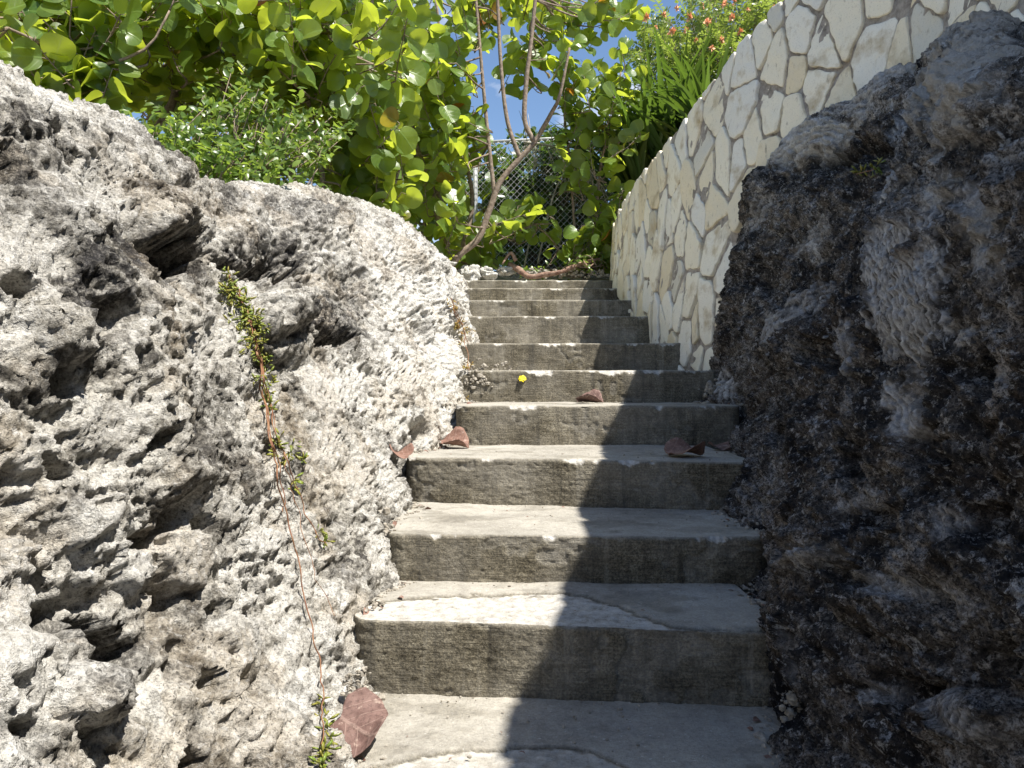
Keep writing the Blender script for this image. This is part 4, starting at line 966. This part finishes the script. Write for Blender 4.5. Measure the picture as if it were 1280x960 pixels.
def creeper(name,label,Pv,Nv,lines,tufts,seed,mat,lsize,cat='vine'):
    rng=np.random.default_rng(seed)
    pts0=surf(Pv,Nv,*lines[0][0][0]); o=empty(name,tuple(pts0)); tag(o,label,cat); mw=MB(); ml=MB()
    for pl,r in lines:
        r*=.62
        pl=np.array(pl,float); q=catmull(pl,max(6,int(np.linalg.norm(np.diff(pl,axis=0),axis=1).sum()/7)))
        q=q+np.stack([1.6*np.sin(np.arange(len(q))*.9+len(q))+rng.normal(0,.7,len(q)),rng.normal(0,.4,len(q))],1)
        S=np.array([surf(Pv,Nv,a,b,.012) for a,b in q])
        # a hanging stem bridges the hollows
        for it in range(5): S[1:-1,1]=np.minimum(S[1:-1,1],.5*(S[:-2,1]+S[2:,1])+.004)
        S=np.array([at(a,b,dd) for (a,b),dd in zip(q,S[:,1])])
        tube(mw,S,np.linspace(r,r*.6,len(S)),6,sm=len(S)*2)
    for (x,y,rx,ry,n) in tufts:
        for i in range(n):
            a=rng.normal(0,.5,2); p=surf(Pv,Nv,x+a[0]*rx,y+a[1]*ry,.012)
            k=5; tip=rng.normal(0,.6,(k,3))+np.array([.2,-.5,.35]); 
            add_leaves(ml,'fat',np.repeat(p[None],k,0)+rng.normal(0,.003,(k,3)),rng.normal(0,.5,(k,3))+[0,-.6,.5],tip,lsize*rng.uniform(.6,1.2,k),rng,0,.1,.9)
    mw.build('stem',M['stemred'],o); ml.build('foliage',M[mat],o); return o
creeper('creeping_succulent','trailing succulent with orange red stems hanging down the sunlit rock',LP,LN,
 [([(288,345),(300,370),(312,400),(322,440),(328,490),(340,560),(352,620),(372,700),(388,780),(400,830),(404,880),(402,930)],.0032),
  ([(296,360),(318,420),(330,470),(345,540),(368,600),(382,640),(398,672),(410,680)],.0026),([(310,390),(326,450),(334,520),(350,590),(356,640)],.0026),
  ([(330,480),(352,560),(362,600),(375,650),(395,720),(420,770)],.0016)],
 [(284,350,10,10,6),(294,368,14,14,20),(308,390,14,22,30),(318,420,14,26,26),(330,455,12,26,14),(338,500,9,30,10),(345,558,8,16,5),(372,575,14,16,6),(376,600,10,14,3),(402,668,12,8,4),(404,900,7,22,5),(406,945,12,14,9)],101,'succ',.021)
creeper('drying_creeper','yellowing creeper running down beside the upper steps',LP,LN,
 [([(562,372),(572,395),(580,420),(586,450),(584,480)],.004),([(566,385),(578,410),(592,440),(602,462)],.003)],
 [(568,382,8,12,6),(576,405,8,16,12),(583,430,8,16,14),(588,455,10,14,12),(584,480,8,12,9),(602,462,10,8,7)],102,'succdry',.024)
creeper('green_sprig','tiny green sprig growing from a hollow of the dark rock',RP,RN,[([(1070,218),(1085,214),(1098,210)],.002)],[(1074,216,8,5,4),(1096,211,6,4,4)],103,'succ',.026,cat='plant')

# ------------------------------------------------------------------ light, sky, camera
SUN = unit(np.array([.46,-.34,1.0])); el=math.asin(SUN[2]); az=math.atan2(SUN[0],SUN[1])
sl=bpy.data.lights.new('sun','SUN'); sl.energy=5.0; sl.angle=math.radians(.4); sl.color=(1,.955,.88)
so=bpy.data.objects.new('sun',sl); COL.objects.link(so); so.rotation_euler=Vector(SUN).to_track_quat('Z','Y').to_euler(); so.location=(3,-2,8)
w=bpy.data.worlds.new('World'); SC.world=w; w.use_nodes=True; t=w.node_tree; t.nodes.clear()
ou=t.nodes.new('ShaderNodeOutputWorld'); bg=t.nodes.new('ShaderNodeBackground'); sky=t.nodes.new('ShaderNodeTexSky'); sky.sky_type='NISHITA'; sky.sun_disc=False
sky.sun_elevation=el; sky.sun_rotation=az; sky.air_density=1.0; sky.dust_density=.2; sky.ozone_density=3.5
tc=t.nodes.new('ShaderNodeTexCoord'); mp=t.nodes.new('ShaderNodeMapping'); mp.inputs['Scale'].default_value=(1,1,1.8); nz=t.nodes.new('ShaderNodeTexNoise'); nz.inputs['Scale'].default_value=5.5; nz.inputs['Detail'].default_value=8; nz.inputs['Roughness'].default_value=.55
cr=t.nodes.new('ShaderNodeValToRGB'); cr.color_ramp.elements[0].position=.57; cr.color_ramp.elements[1].position=.70
mx=t.nodes.new('ShaderNodeMix'); mx.data_type='RGBA'; mx.inputs[7].default_value=(6,6.3,6.9,1)
t.links.new(tc.outputs['Generated'],mp.inputs[0]); t.links.new(mp.outputs[0],nz.inputs[0]); t.links.new(nz.outputs[0],cr.inputs[0]); t.links.new(cr.outputs[0],mx.inputs[0]); t.links.new(sky.outputs[0],mx.inputs[6]); t.links.new(mx.outputs[2],bg.inputs[0]); t.links.new(bg.outputs[0],ou.inputs[0])
bg.inputs[1].default_value=.09
cam=bpy.data.cameras.new('camera'); cam.sensor_width=36; cam.lens=27; cam.clip_start=.02; cam.clip_end=2000
co=bpy.data.objects.new('camera',cam); COL.objects.link(co); co.location=(0,0,0); co.rotation_euler=(math.radians(90),0,0); SC.camera=co
SC.view_settings.view_transform='Standard'; SC.view_settings.look='None'; SC.view_settings.exposure=.95; SC.view_settings.gamma=1
SC.view_settings.use_curve_mapping=False
SC.cycles.max_bounces=6
